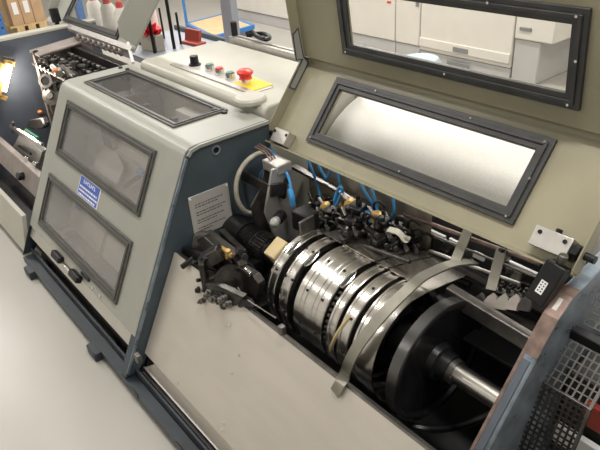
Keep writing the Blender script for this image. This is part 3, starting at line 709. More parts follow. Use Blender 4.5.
air_tube([(393, 199, 1.36), (394, 210, 1.34), (391, 219, 1.33), (388, 223, 1.32)], 'blue air tube at the right end of the row')
air_tube([(348, 221, 1.26), (353, 225, 1.25), (362, 225, 1.25), (371, 221, 1.26), (374, 213, 1.27), (366, 212, 1.28)], 'bright blue air tube curving in a wide low loop')
solo('cream_hose', MB().tube([P(a, b_, 0, -1.80) for a, b_ in ((266, 152), (257, 154), (247, 161), (239, 173), (236, 187), (238, 201), (245, 211), (254, 214))], .0095, 10),
     M['cream'], 'cream braided hose looping beside the blue end panel', 'hose')
t = thing('copper_pipes', 'three thin copper pipes rising from the bracket head block', 'pipes', P(275, 157, 1, 1.25))
for k in range(3): obj('pipe', MB().tube([P(255 + k * 2, 147 - k * 1.5, 0, -1.76), P(265 + k * 2.5, 153 - k, 0, -1.74), P(271 + k * 3, 162, 0, -1.71)], .0035, 8), M['copper'], t)
# fittings: black clusters with brass
def fitting(px, py, y, sc, lab, brass=True, seed=0):
    rd = random.Random(seed); c = P(px, py, 1, y); t = thing('gripper_fitting', lab, 'fitting', c, 'gripper fittings behind the drum')
    obj('body', MB().ob(c, (.05 * sc, .045 * sc, .05 * sc), (1, .2, 0), (-.2, 1, .2), (0, -.2, 1)), M['black'], t, .006 * sc)
    obj('arm', MB().bar(c, c + V((.07 * sc, -.03, -.02)), .018 * sc, .014 * sc), M['oily'], t, .003)
    obj('rod', MB().cyl(c + V((-.03, 0, .01)), c + V((-.09 * sc, .02, .02)), .008 * sc), M['dsteel'], t)
    obj('stem', MB().cyl(c, c + V((0, .0, .055 * sc)), .009 * sc, .006 * sc), M['black'], t)
    obj('clamp', MB().ob(c + V((.03 * sc, -.045, -.03)), (.03, .05, .02), (1, rd.uniform(-.4, .4), 0), (0, 1, 0), (0, 0, 1)).cyl(c + V((.0, -.04, -.02)), c + V((.03, -.055, -.01)), .011, n=12), M['oily'], t, .003)
    for k in range(5):
        e = V((rd.uniform(-1, 1), rd.uniform(-1, .1), rd.uniform(-.5, 1))).normalized(); q = c + V((e.x * .035, e.y * .03, e.z * .03)) * sc
        obj('cap_screw', MB().cyl(q, q + e * .014 * sc, .0075 * sc, n=10).cyl(q + e * .012 * sc, q + e * .02 * sc, .004 * sc, n=8), M[rd.choice(['oily', 'dsteel', 'black'])], t)
    q = c + V((rd.uniform(-.06, .0), -.03, -.035)) * sc; e = V((1, rd.uniform(-.3, .3), rd.uniform(-.3, .1)))
    obj('link', MB().ob(q, (.085 * sc, .018 * sc, .012 * sc), e, (0, 1, 0), (0, 0, 1)), M['oily'], t, .003)
    q = c + V((.045, rd.uniform(-.02, .03), .012)) * sc
    obj('hose_stub', MB().tube([q, q + V((.01, -.01, .03)), q + V((.03, -.01, .045)), q + V((.05, 0, .03))], .0045, 8), M['black'], t)
    if brass: obj('brass_collar', MB().lathe(c + V((-.045 * sc, .02, .0)), V((.3, -.8, .3)), [(0, 0), (0, .024), (.012, .026), (.022, .020), (.034, .017), (.036, 0)], 18), M['brass'], t, label='brass collar')
    return t
fitting(332, 214, 1.24, 1.0, 'black gripper fitting right of the grey knob, leftmost of the row', True, 1)
fitting(358, 211, 1.27, 1.1, 'black gripper fitting inside the wide blue tube loop', True, 2)
fitting(383, 224, 1.26, .9, 'black gripper fitting with the torn paper strip beside it', True, 3)
fitting(345, 228, 1.24, .7, 'small black gripper fitting low over the drum top', False, 4)
fitting(376, 230, 1.27, .7, 'small black gripper fitting low beside the widest guide plate', False, 5)
fitting(318, 229, 1.18, .8, 'small black gripper fitting just above the first drum rings', False, 6)
for k_, (a, b_, y_, s_, l_) in enumerate(((325, 221, 1.19, .7, 'small dark gripper fitting right beside the black valve block'), (352, 222, 1.20, .75, 'small dark gripper fitting under the wide blue loop'), (364, 222, 1.26, .6, 'small dark gripper fitting between the two wide guide plates'), (392, 234, 1.28, .65, 'small dark gripper fitting below the torn paper strip'), (318, 205, 1.30, .8, 'dark gripper fitting on the back plate above the valve block'), (412, 240, 1.33, .7, 'dark gripper fitting beyond the right end of the row'), (397, 228, 1.30, .8, 'dark gripper fitting on the back plate under the rightmost blue tube'))):
    fitting(a, b_, y_, s_, l_, False, 20 + k_)
fitting(401, 237, 1.30, .8, 'black gripper fitting at the right end of the row', True, 7)
for k, (px, py) in enumerate(((346, 205), (375, 218), (393, 228), (322, 200))):
    c = P(px, py, 1, 1.36)
    solo('brass_knob', MB().lathe(c, (0.2, -.9, .3), [(0, 0), (0, .026), (.015, .028), (.025, .02), (.045, .016), (.047, 0)], 20), M['brass'],
         ['brass knob on the back plate left of the wide blue loop', 'brass knob on the back plate inside the wide blue loop', 'brass knob on the back plate under the rightmost blue tube', 'brass knob on the back plate behind the straight blue tube'][k], 'knob', 'brass knobs on the back plate')
solo('paper_strip', ribbon([P(388, 229, 1, 1.2), P(398, 232, 1, 1.2), P(406, 240, 1, 1.21), P(408, 236, 1, 1.22)], .02, .001, (0, 1, .5)), M['cream'], 'small crumpled pale strip at the right-hand gripper fitting', 'strip')
solo('gripper_bar', MB().cyl(P(300, 214, 1, 1.22), P(470, 285, 1, 1.32), .010).cyl(P(310, 226, 1, 1.17), P(410, 262, 1, 1.19), .007), M['oily'], 'oily dark bars running behind the drum under the fittings', 'bar')

# right: rods, straps, white pieces for light gaps behind
for k, (a, b_, r_, m_, lab) in enumerate((((404, 214), (540, 264), .007, 'copper', 'brownish round rod just under the lid edge, right half'), ((430, 251), (520, 284), .006, 'alu', 'thin pale rod lower between the two upright straps'),
                                          ((415, 228), (545, 281), .004, 'dsteel', 'dark thin rod behind the two upright straps'))):
    solo('round_rod', MB().cyl(P(*a, 1, 1.36), P(*b_, 1, 1.36), r_), M[m_], lab, 'rod', 'rods behind the straps')
for k, (a, b_, lab) in enumerate((((468, 231), (455, 262), 'left upright grey strap between lid edge and drum'), ((502, 248), (491, 290), 'right upright grey strap with a screw at its top'))):
    t = thing('upright_strap', lab, 'strap', P(*b_, 1, 1.30), 'upright straps')
    obj('strap', ribbon([P(*a, 1, 1.35), P((a[0] + b_[0]) / 2, (a[1] + b_[1]) / 2, 1, 1.32), P(*b_, 1, 1.28)], .032, .005), M['strap'], t)
    if k: q = P(502, 251, 1, 1.34); obj('screw', MB().cyl(q, q + V((0, -.01, .008)), .006), M['black'], t)
for k, (px, py, w_, h_, lab) in enumerate(((437, 235, .07, .02, 'white piece for light through a gap, left behind the rods'), (456, 243, .05, .018, 'white piece for light through a gap beside the left upright strap'), (479, 256, .04, .02, 'small white piece for light through a gap between the upright straps'), (522, 268, .10, .012, 'white strip for light through a gap left of the black switch'), (516, 276, .03, .03, 'cream bracket left of the black switch'))):
    c = P(px, py, 1, 1.42)
    solo('gap_light_and_bracket', MB().ob(c, (w_, .01, h_), (1, 0, -.0), (0, 1, 0), (0, 0, 1)), M['cream' if k == 4 else 'white'], lab, 'bracket', 'pale pieces behind the rods')  # white ones paint light seen through gaps; the cream one is a bracket
t = thing('spring_row', 'row of small dark clips on a pale rail left of the black switch', 'clips', P(520, 292, 1, 1.3))
obj('rail', MB().bar(P(497, 290, 1, 1.30), P(536, 300, 1, 1.30), .012, .01), M['alu'], t)
for k in range(5): c = P(502 + k * 8, 287 + k * 2.2, 1, 1.30); obj('clip', MB().ob(c, (.014, .02, .022), (1, 0, 0), (0, 1, 0), (0, 0, 1)).cyl(c, c + V((0, 0, .02)), .005), M['oily'], t, .002)
for k, (px, py, s_) in enumerate(((412, 236, .05), (424, 243, .06), (447, 252, .04), (470, 262, .05), (505, 262, .04), (528, 285, .04))):
    c = P(px, py, 1, 1.43)
    solo('dark_block', MB().ob(c, (s_, .05, s_ * 1.1), (1, .2, 0), (-.2, 1, 0), (0, 0, 1)).cyl(c, c + V((.05, -.05, .01)), .012, n=12), M['oily'],
         ['dark block right of the brass knobs', 'dark block under the brownish rod', 'dark block left of the left upright strap', 'dark block between the upright straps', 'dark block just right of the right upright strap', 'dark block behind the row of small clips'][k], 'block', 'dark blocks behind the drum', .006)
# housing behind the lid
hb = [(1.53, .10), (1.53, .50)]
for k in range(11):
    a = PI - k * PI / 20; hb.append((1.93 + .40 * math.cos(a), .50 + .36 * math.sin(a)))
hb += [(2.2, .86), (2.2, .10)]
t = thing('rear_housing', 'pale speckled rounded housing seen through the lower lid window', 'machine cover', (-1.2, 2.1, .0))
obj('shell', MB().yz(hb, -1.88, .3), M['frost'], t)
obj('shell', MB().yz([(1.95, .10), (1.95, .86), (2.2, .86), (2.2, .10)], -2.5, -1.88), M['frost'], t)
obj('plinth', MB().b(-1.86, .28, 1.6, 2.15, 0, .10), M['bluedark'], t)

# ---------------- black tool head left of the drum ----------------
T = lambda a, b_, y: P(a, b_, 1, y)
th = thing('cutter_head', 'dark oily cutter head in front of the blue end panel', 'tool head', T(215, 300, .9))
obj('side_plate', MB().poly([T(196, 240, .86), T(203, 236, .86), T(232, 263, .86), T(253, 276, .86), T(258, 284, .86), T(256, 300, .86), T(246, 303, .86)], (0, .03, 0)), M['oily'], th, .003)
obj('bright_end', MB().ob(T(248, 272, .855), (.03, .01, .022), (1, 0, -.3), (0, 1, 0), (.3, 0, 1)), M['chrome'], th, .002, label='bright chamfered plate end')
obj('main_block', MB().bar(T(203, 262, .81), T(221, 251, .86), .05, .05).fb((T(199, 262, .79), V((.8, -.55, 0)).normalized(), V((0, 0, -1)), V((-.55, -.8, 0)).normalized()), -.015, .035, -.01, .11, -.02, .0), M['oily'], th, .003)
for a, b_ in ((196, 262), (200, 280), (207, 259)): c = T(a, b_, .775); obj('cap_screw', MB().cyl(c, c + V((0, -.012, .004)), .007, n=12), M['black'], th)
obj('cable_bracket', MB().bar(T(206, 288, .79), T(228, 300, .79), .02, .035).bar(T(214, 284, .80), T(219, 304, .78), .02, .02), M['black'], th, .003)
for a, b_, r_ in ((212, 291, .012), (216, 298, .014), (226, 297, .010), (230, 303, .011), (204, 300, .010)):
    c = T(a, b_, .77); obj('clamp_screw', MB().cyl(c, c + V((.006, -.02, .006)), r_, n=14).cyl(c + V((.006, -.02, .006)), c + V((.009, -.03, .009)), r_ * .5, n=10), M['dsteel'], th, .0015)
obj('upper_arm', MB().bar(T(208, 234, .95), T(243, 262, .88), .035, .03), M['dsteel'], th, .004)
obj('upper_arm', MB().bar(T(222, 232, 1.0), T(244, 254, .95), .025, .03), M['oily'], th, .004)
c = T(232, 280, .84)
obj('wheel', MB().lathe(c, V((.75, -.55, .25)), [(-.02, 0), (-.02, .052), (.0, .058), (.012, .058), (.012, .046), (.018, .044), (.020, .015), (.03, .013), (.03, 0)], 40), M['oily'], th)
c = T(240, 278, .87)
obj('wheel', MB().lathe(c, V((.75, -.55, .25)), [(-.02, 0), (-.02, .060), (.010, .062), (.010, 0)], 40), M['black'], th)
c = T(210, 272, .82)
obj('spring_coil', MB().lathe(c, V((.7, -.6, -.1)), [(-.03, 0), (-.03, .026), (-.02, .028), (-.018, .022), (-.008, .024), (-.006, .028), (.004, .028), (.006, .02), (.016, .022), (.018, 0)], 24), M['dsteel'], th)
c = T(186, 242, .88)
obj('roller', MB().lathe(c, V((.8, -.5, .2)), [(-.03, 0), (-.03, .027), (.02, .027), (.024, .022), (.024, .010), (.018, .008), (.018, 0)], 28), M['black'], th)
c = T(202, 243, .9)
obj('roller', MB().lathe(c, V((.8, -.5, .2)), [(-.05, 0), (-.05, .034), (-.045, .036), (-.02, .036), (-.018, .030), (0, .030), (.002, .036), (.02, .036), (.02, 0)], 28), M['dsteel'], th)
obj('handle', MB().cyl(T(194, 258, .82), T(182, 267, .78), .011, n=16), M['black'], th, .002)
obj('handle_plate', MB().poly([T(176, 252, .84), T(180, 247, .84), T(200, 254, .84), T(196, 262, .84)], (0, .02, 0)), M['black'], th, .003)
obj('lower_jaw', MB().poly([T(205, 283, .78), T(213, 284, .78), T(243, 298, .80), T(234, 309, .80), T(222, 309, .78), T(212, 312, .78), T(197, 298, .78)], (0, .02, .008)), M['oily'], th, .003)
obj('lower_jaw', MB().poly([T(236, 296, .80), T(247, 300, .81), T(252, 308, .81), T(243, 306, .80), T(238, 310, .80)], (0, .02, .0)), M['black'], th, .003)
for a, b_, r_ in ((207, 296, .014), (221, 300, .013), (200, 304, .012), (224, 306, .012), (198, 290, .011)):
    c = T(a, b_, .775); obj('clamp_screw', MB().lathe(c, V((.5, -.8, .2)), [(-.02, 0), (-.02, r_), (.006, r_), (.009, r_ * .8), (.009, r_ * .45), (.016, r_ * .4), (.016, 0)], 18), M['dsteel' if r_ > .0125 else 'oily'], th)
obj('brass_valve', MB().cyl(T(222, 248, .88), T(232, 256, .86), .009).cyl(T(228, 250, .86), T(228, 258, .86), .010), M['brass'], th, .002, label='small brass valve')
for a, b_ in ((234, 257), (238, 251), (242, 256)): obj('bolt', MB().cyl(T(a, b_, .88), T(a + 3, b_ + 1, .86), .012, n=14), M['black'], th, .002)
obj('linkage_rod', MB().cyl(T(222, 268, .85), T(241, 292, .84), .004).cyl(T(196, 232, .98), T(226, 250, .92), .008), M['chrome'], th)
obj('mount_bracket', MB().b(-1.85, -1.60, 1.0, 1.06, .42, .47), M['black'], th)
obj('mount_bracket', MB().bar((-1.62, 1.03, .45), T(240, 275, .9), .05, .06), M['black'], th)
solo('thin_wire', MB().tube([P(248, 300, 1, .80), P(262, 309, 1, .80), P(276, 318, 1, .795)], .002, 6), M['chrome'], 'thin bright wire along the top edge of the cover sheet', 'wire')
solo('wire_clip', MB().ob(P(282, 330, 1, .80), (.02, .02, .035), (1, 0, 0), (0, 1, 0), (0, 0, 1)), M['dsteel'], 'small metal clip on the top edge of the cover sheet', 'clip', bevel=.004)
solo('lower_rod', MB().cyl((-1.83, .86, .43), (-.585, .86, .43), .009), M['dsteel'], 'long thin dark rod inside the opening along the cover sheet', 'rod')
solo('inner_ledge', MB().b(-1.83, -.585, .83, .90, .33, .345), M['black'], 'black ledge inside the opening below the drum', 'ledge')
solo('black_hose', MB().tube([(-.98, 1.0, .24), (-.8, .98, .3), (-.72, 1.1, .28), (-.64, 1.2, .35)], .012), M['black'], 'black hose low inside the opening under the shaft', 'hose')

# ---------------- left machine section ----------------
lf = thing('feeder_end_panel', 'dark blue end panel with beige top edge at the far left', 'machine panel', (-4.15, 1, .04))
obj('panel', MB().yz([(.56, .04), (.60, .35), (.80, .93), (1.58, .93), (1.58, .04)], -4.17, -4.13), M['slate'], lf, .003)
obj('top_edge', MB().b(-4.20, -4.12, .80, 1.58, .925, .945), M['console'], lf, .006)
obj('floor_pan', MB().b(-4.13, -3.09, .60, 1.58, .04, .08), M['innerdark'], lf)
# worklight
wl = thing('work_lamp', 'lit tube work lamp in a yellow holder on the blue panel', 'lamp', P(5, 80, 0, -4.08))
a, b_ = P(9, 64, 0, -4.06), P(3, 91, 0, -4.06)
obj('tube', MB().cyl(a, b_, .022, n=16), M['lamp'], wl)
obj('holder', MB().cyl(P(0, 62, 0, -4.07) , P(-6, 94, 0, -4.07), .045, n=16).bar(P(4, 62, 0, -4.06), P(15, 64.5, 0, -4.06), .012, .03).bar(P(-1, 96, 0, -4.06), P(7, 99, 0, -4.06), .012, .03), M['brass'], wl, .002)
obj('bracket', MB().bar(P(2, 57, 0, -4.09), P(14, 60, 0, -4.09), .03, .015), M['dsteel'], wl, .002)
ll = bpy.data.lights.new('work_lamp_glow', 'POINT'); ll.energy = 7; ll.color = (1, .9, .8); ll.shadow_soft_size = .03
lo = bpy.data.objects.new('work_lamp_glow', ll); lo.location = P(11, 77, 0, -4.0); C.objects.link(lo)
# casting
ct = thing('casting_frame', 'pinkish grey machine casting behind the lit work lamp', 'machine frame', (-3.95, 1.2, .1))
obj('end_plate', MB().yz([(1.085, .845), (1.40, .88), (1.46, .88), (1.46, .3), (1.075, .3), (1.075, .5)], -4.0, -3.97), M['casting'], ct, .004)
obj('top_face', MB().yz([(1.085, .86), (1.40, .885), (1.40, .87), (1.085, .845)], -4.04, -3.86), M['casting'], ct, .004)
obj('front_rail', MB().poly([P(31, 50, 0, -3.97), P(35, 49, 0, -3.97), P(57, 112, 0, -3.97), P(52, 114, 0, -3.97)], (.02, 0, 0)), M['casting'], ct, .003)
for px, py, r_ in ((35, 52, .022), (61, 46, .022)):
    c = P(px, py, 2, .86); obj('bore', MB().lathe(c, (0, -.1, 1), [(-.01, .0), (-.01, r_), (.004, r_), (.004, r_ * .6), (.012, r_ * .55), (.012, 0)], 20), M['oily'], ct)
c = P(46, 81, 0, -3.93)
obj('round_bore', MB().lathe(c, V((.6, -.6, .4)), [(-.02, 0), (-.02, .045), (.01, .045), (.01, .028), (-.0, .026), (-.0, 0)], 28), M['dsteel'], ct)
obj('bore_hole', MB().cyl(c + V((.6, -.6, .4)) * .012 * 0, c + V((.6, -.6, .4)) * .006, .024), M['black'], ct)
c = P(52, 96, 0, -3.93)
obj('round_hub', MB().lathe(c, V((.6, -.6, .4)), [(-.02, 0), (-.02, .06), (.01, .06), (.015, .04), (.02, .025), (.03, .02), (.03, 0)], 28), M['dsteel'], ct)
# transport bed: rods along X with repeated links
for k in range(5):
    y = 1.06 + k * .055; z = .80 - (k % 2) * .02
    solo('transport_rod', MB().cyl((-3.94, y, z), (-3.09, y, z), .012 if k % 2 else .008), M['chrome' if k in (1, 3) else 'dsteel'],
         ['thin dark rod at the front of the chain bed', 'bright rod second from the front of the chain bed', 'thin dark rod in the middle of the chain bed', 'bright rod fourth from the front of the chain bed', 'dark rod at the back of the chain bed'][k], 'rod', 'rods of the chain bed')
for r_ in range(3):
    for k in range(12):
        x = -3.86 + k * .066; y = 1.09 + r_ * .085; c = V((x, y, .80))
        t = solo('chain_link', MB().ob(c, (.016, .07, .04), (1, .15, 0), (-.15, 1, 0), (0, 0, 1)).cyl(c + V((-.02, 0, .03)), c + V((.02, 0, .03)), .013, n=12), M['oily' if (k + r_) % 3 else 'dsteel'],
                 'dark chain link on the rods, %s from the left in the %s row' % (ORD[k], ('front', 'middle', 'back')[r_]), 'chain link', ('front', 'middle', 'back')[r_] + ' chain links', .003)
solo('chain_bed_rail', MB().b(-3.95, -3.09, 1.31, 1.36, .76, .86), M['oily'], 'dark rail along the back of the chain bed', 'rail', bevel=.004)
for k in range(9):
    c = P(78 + k * 5.2, 38 + k * 1.75, 1, 1.36)
    t = thing('nozzle', 'round grey nozzle on the dark rail of the chain bed, %s from the left' % ORD[k], 'nozzle', c, 'nozzles behind the chain bed')
    obj('body', MB().lathe(c, V((.2, -.6, .6)), [(-.02, 0), (-.02, .016), (.015, .016), (.02, .012), (.022, 0)], 16), M['casting'], t)
    obj('bore', MB().cyl(c + V((.2, -.6, .6)).normalized() * .0225, c + V((.2, -.6, .6)).normalized() * .0235, .010, n=12), M['black'], t)
solo('front_cross_rail', MB().bar(P(62, 66, 1, 1.05), P(74, 76, 1, 1.02), .018, .018), M['dsteel'], 'short grey bar at the front of the chain bed', 'bar', bevel=.003)
c = P(58, 72, 1, 1.02)
t = thing('sensor_head', 'pale sensor with an orange lens on the chain bed', 'sensor', c)
obj('body', MB().ob(c, (.06, .04, .035), (1, -.2, 0), (.2, 1, 0), (0, 0, 1)).cyl(c + V((-.08, 0, .02)), c, .012), M['alu'], t, .004)
obj('lens', MB().ball(c + V((.03, -.02, .018)), .014), M['amber'], t, label='orange lens')
solo('indicator_lamp', MB().ball(P(40, 112, 0, -4.11), .016, (1, 1, .8)), M['amber'], 'small orange indicator below the round hub on the blue panel', 'indicator')
for k, (px, py) in enumerate(((48, 60), (54, 66), (63, 66), (70, 72), (76, 66), (66, 80), (57, 86))):
    c = P(px, py, 1, 1.05 + .02 * (k % 3))
    solo('chain_bed_clamp', MB().cyl(c, c + V((.06, .03, .0)), .013, n=12).ob(c, (.035, .03, .05), (1, .3, 0), (-.3, 1, 0), (0, 0, 1)), M['dsteel' if k % 2 else 'oily'],
         ['dark clamp under the left end of the casting top', 'grey clamp left of the pale sensor', 'dark clamp just above the orange lens', 'grey clamp right of the orange lens', 'dark clamp on the front rods, furthest right', 'grey clamp below the short grey bar', 'dark clamp beside the round hub'][k], 'clamp', 'clamps of the chain bed', .004)
solo('tank_cap', MB().poly([P(26, 127, 1, .86), P(29, 120, 1, .9), P(41, 118, 1, .92), P(44, 124, 1, .9), P(42, 129, 1, .88), P(34, 130, 1, .86)], (0, .04, 0)), M['black'], 'rounded black cover plate on the lower blue panel', 'cover', bevel=.008)
ca = thing('carriage_unit', 'bright metal carriage with slotted plate left of the hood', 'carriage', P(30, 165, 1, .8))
q = [P(20, 133, 1, .80), P(42, 152, 1, .80), P(37, 170, 1, .78), P(10, 152, 1, .78)]
obj('slotted_plate', MB().poly(q, (0, .03, .01)), M['alu'], ca, .004)
obj('slot', MB().bar(P(19, 146, 1, .775), P(31, 154, 1, .775), .010, .014), M['black'], ca)
obj('edge_bar', MB().bar(P(18, 131, 1, .80), P(42, 146, 1, .82), .02, .03), M['chrome'], ca, .003)
obj('green_wire', MB().tube([P(26, 130, 1, .8), P(32, 134, 1, .8), P(38, 138, 1, .8)], .008), mat('green_wire', (.02, .25, .12), .4), ca, label='green wire')
for a, b_ in ((28, 158), (24, 163), (31, 165), (36, 163), (20, 157)):
    c = P(a, b_, 1, .76); obj('roller', MB().cyl(c, c + V((.03, -.02, .01)), .014, n=14), M['chrome'], ca, .002)
obj('pivot', MB().cyl(P(11, 127, 1, .82), P(18, 131, 1, .80), .014).cyl(P(13, 122, 1, .82), P(13, 132, 1, .82), .008), M['dsteel'], ca)
fr = thing('feeder_front_rail', 'grey-brown front rail with a black knob at the left edge', 'rail', (-3.6, .75, .3))
a0, a1, a2, a3 = P(0, 142, 1, .72), P(40, 178, 1, .72), P(36, 205, 1, .70), P(0, 168, 1, .70)
xa = -4.12; xb = -3.09
tp, bt_ = P(15, 156, 1, .72), P(15, 178, 1, .68)
obj('rail', MB().yz([(.72, tp.z), (.75, tp.z + .01), (.75, bt_.z), (.68, bt_.z)], xa, xb), M['casting'], fr, .004)
q = P(22, 176, 1, .69); obj('knob', MB().lathe(q, (.1, -1, .3), [(-.01, 0), (-.01, .022), (.02, .024), (.026, .02), (.026, 0)], 20), M['black'], fr, label='black knob')
tp, bt_ = P(10, 204, 1, .56), P(10, 238, 1, .52)
solo('feeder_kick_panel', MB().yz([(.56, tp.z), (.585, tp.z), (.545, .05), (.52, .05)], -4.7, XL - .01), M['console'], 'cream kick panel low along the floor at the left edge', 'panel', bevel=.004)
# left raised cover
K0 = V((0, 1.395, .915)); KF = (K0, du, lv, ln)
lc = thing('raised_feeder_cover', 'grey raised cover with a window over the left machine section', 'machine cover', (-3.8, 1.4, .9))
obj('panel', MB().holes(KF, [-4.50, -4.22, -3.48, -3.20], [0, .07, .42, .50], {(1, 1)}, -.006, 0), M['hood'], lc)
frame_(KF, -4.27, -3.44, .035, .46, .045, .012, M['rubber'], lc, M['clear'])
def kf(x, v_, n_): return K0 + du * x + lv * v_ + ln * n_
for x, w_ in ((-4.50, .05), (-3.215, .15)):
    obj('side_flange', MB().poly([kf(x, 0.04, 0), kf(x, .5, 0), kf(x, .5, w_), kf(x, .10, w_), kf(x, .04, w_ * .7)], (.012, 0, 0)), M['hood'], lc, .002)
obj('lip', MB().poly([kf(-4.5, -.012, 0), kf(-4.5, .0, 0), kf(-4.5, .03, .018), kf(-4.5, .0, .02)], (1.29, 0, 0)), M['alu'], lc)
gs = thing('gas_strut', 'black gas strut at the left corner of the raised cover', 'strut', P(56, 36, 1, 1.35))
obj('cylinder', MB().cyl(P(53, 8, 1, 1.36), P(57, 22, 1, 1.36), .03, n=16), M['black'], gs, .004)
obj('rod', MB().cyl(P(57, 22, 1, 1.36), P(58, 34, 1, 1.36), .015, n=12), M['black'], gs)
solo('white_stay_rod', MB().cyl(P(128, 43, 1, 1.42), P(133, 63, 1, 1.34), .009, n=10), M['white'], 'white stay rod at the right end of the raised cover', 'rod')
# thread spools behind raised cover and beside
DECK = .78
t = thing('spool_table', 'grey table deck carrying the thread spools', 'table', (-4.2, 2.0, 0))
obj('deck', MB().b(-4.08, -3.02, 1.60, 2.12, DECK - .04, DECK), M['post'], t, .004)
obj('back_edge', MB().b(-4.08, -3.02, 2.12, 2.15, DECK - .08, DECK + .03), M['blue'], t, .004, label='dark blue back edge')
obj('leg', MB().b(-4.06, -4.0, 1.93, 1.99, 0, DECK - .04), M['bluedark'], t); obj('leg', MB().b(-4.06, -4.0, 2.05, 2.11, 0, DECK - .04), M['bluedark'], t)
obj('leg', MB().b(-3.08, -3.02, 1.95, 2.01, 0, DECK - .04), M['bluedark'], t)
def spool(px, py, Y, r, m, lab):
    c = P(px, py, 1, Y); h = c.z - DECK; b0 = V((c.x, Y, DECK))
    if h < .12: h = .12
    t = thing('thread_spool', lab, 'spool', b0, 'thread spools')
    obj('thread', MB().lathe(b0, (0, 0, 1), [(0, 0), (0, r), (.02, r * 1.05), (h * .8, r * .92), (h * .93, r * .6), (h - .02, r * .45), (h - .02, 0)], 28), M[m], t)
    obj('cap', MB().lathe(b0, (0, 0, 1), [(h - .02, 0), (h - .02, r * .5), (h + .02, r * .4), (h + .03, 0)], 20), M['red'], t, label='red cone tip')
spool(92, -2, 1.80, .056, 'thread', 'white thread spool, leftmost behind the raised cover window')
spool(106, 1, 1.78, .056, 'thread', 'white thread spool, second from left behind the raised cover window')
spool(119, 5, 1.76, .050, 'thread', 'white thread spool half hidden at the right of the raised cover window')
spool(146, -4, 1.92, .050, 'pinkthread', 'pinkish thread spool behind the red bow')
spool(134, 0, 1.90, .030, 'thread', 'slim white thread spool left of the pinkish spool')
g_ = [((134, 14), (140.4, 45), .007), ((145, -8), (155, 53), .011), ((159, 8), (164.3, 38.5), .007), ((163, -8), (174.4, 48.6), .011), ((174.4, 12), (181, 44), .008)]
labs = ['thin black rod between the grey cover flange and the red bow', 'tall thick black rod standing right in front of the red bow', 'short black rod just right of the red bow', 'tall thick black rod between the two short ones', 'short black rod nearest the red metal bracket']
for (a, b_, r_), lab in zip(g_, labs):
    lo_ = P(*b_, 2, DECK); hi_ = P(*a, 1, lo_.y)
    solo('thread_guide_rod', MB().cyl((lo_.x, lo_.y, DECK), (lo_.x, lo_.y, hi_.z), r_, n=12), M['black'], lab, 'rod', 'black thread guide rods')
# box with red bow
c = P(153, 46, 1, 1.74)
solo('small_gift_box', MB().ob(V((c.x, c.y, DECK + .05)), (.15, .07, .10), (1, .25, 0), (-.25, 1, 0), (0, 0, 1)), M['beige'], 'small beige box under the red bow', 'box', bevel=.004)
g = MB(); bc = P(151, 33, 1, 1.74)
for k in range(16):
    a = random.uniform(0, 2 * PI); e = random.uniform(.1, 1.0)
    dd = V((math.cos(a) * math.cos(e), math.sin(a) * math.cos(e), math.sin(e))); 
    g2_ = ribbon([bc - V((0, 0, .04)), bc + dd * .05 + V((0, 0, .01)), bc + dd * .07, bc + dd * .04 + V((0, 0, -.03)), bc - V((0, 0, .04))], .03, .003, (-dd.y, dd.x, .2), 4)
    me_ = bpy.data.meshes.new('tmp'); g2_.bm.to_mesh(me_); g2_.bm.free(); g.bm.from_mesh(me_); bpy.data.meshes.remove(me_)
solo('red_bow', g, M['redbow'], 'bright red ribbon bow on the small beige box', 'bow')
solo('red_bracket', MB().ob(P(193, 37, 1, 1.82), (.14, .02, .09), (1, .1, 0), (-.1, 1, 0), (0, .2, 1)).ob(P(194, 43, 1, 1.80), (.15, .07, .02), (1, .1, 0), (-.1, 1, 0), (0, 0, 1)), M['redmetal'], 'small red metal bracket behind the console', 'bracket', bevel=.003)
# ---------------- background ----------------
# shelf upright, pallet and boxes (far left)
f0 = P(5, 40, 2, 0)
t = thing('rack_upright', 'blue perforated rack upright at the far left', 'rack', (f0.x, f0.y, 0))
obj('post', MB().b(f0.x - .05, f0.x + .05, f0.y - .04, f0.y + .04, 0, 2.6), M['rackblue'], t, .004)
for k in range(12): obj('punched_hole', MB().cyl((f0.x + .0505, f0.y, .06 + k * .1), (f0.x + .052, f0.y, .06 + k * .1), .014, n=8), M['black'], t)
f1 = P(75, 20, 2, 0)
t = thing('rack_upright', 'blue perforated rack upright seen through the raised cover window', 'rack', (-8.4, 4.0, 0))
q = P(80, 12, 2, .3)
obj('post', MB().b(q.x - .05, q.x + .05, q.y - .04, q.y + .04, 0, 2.6), M['rackblue'], t, .004)
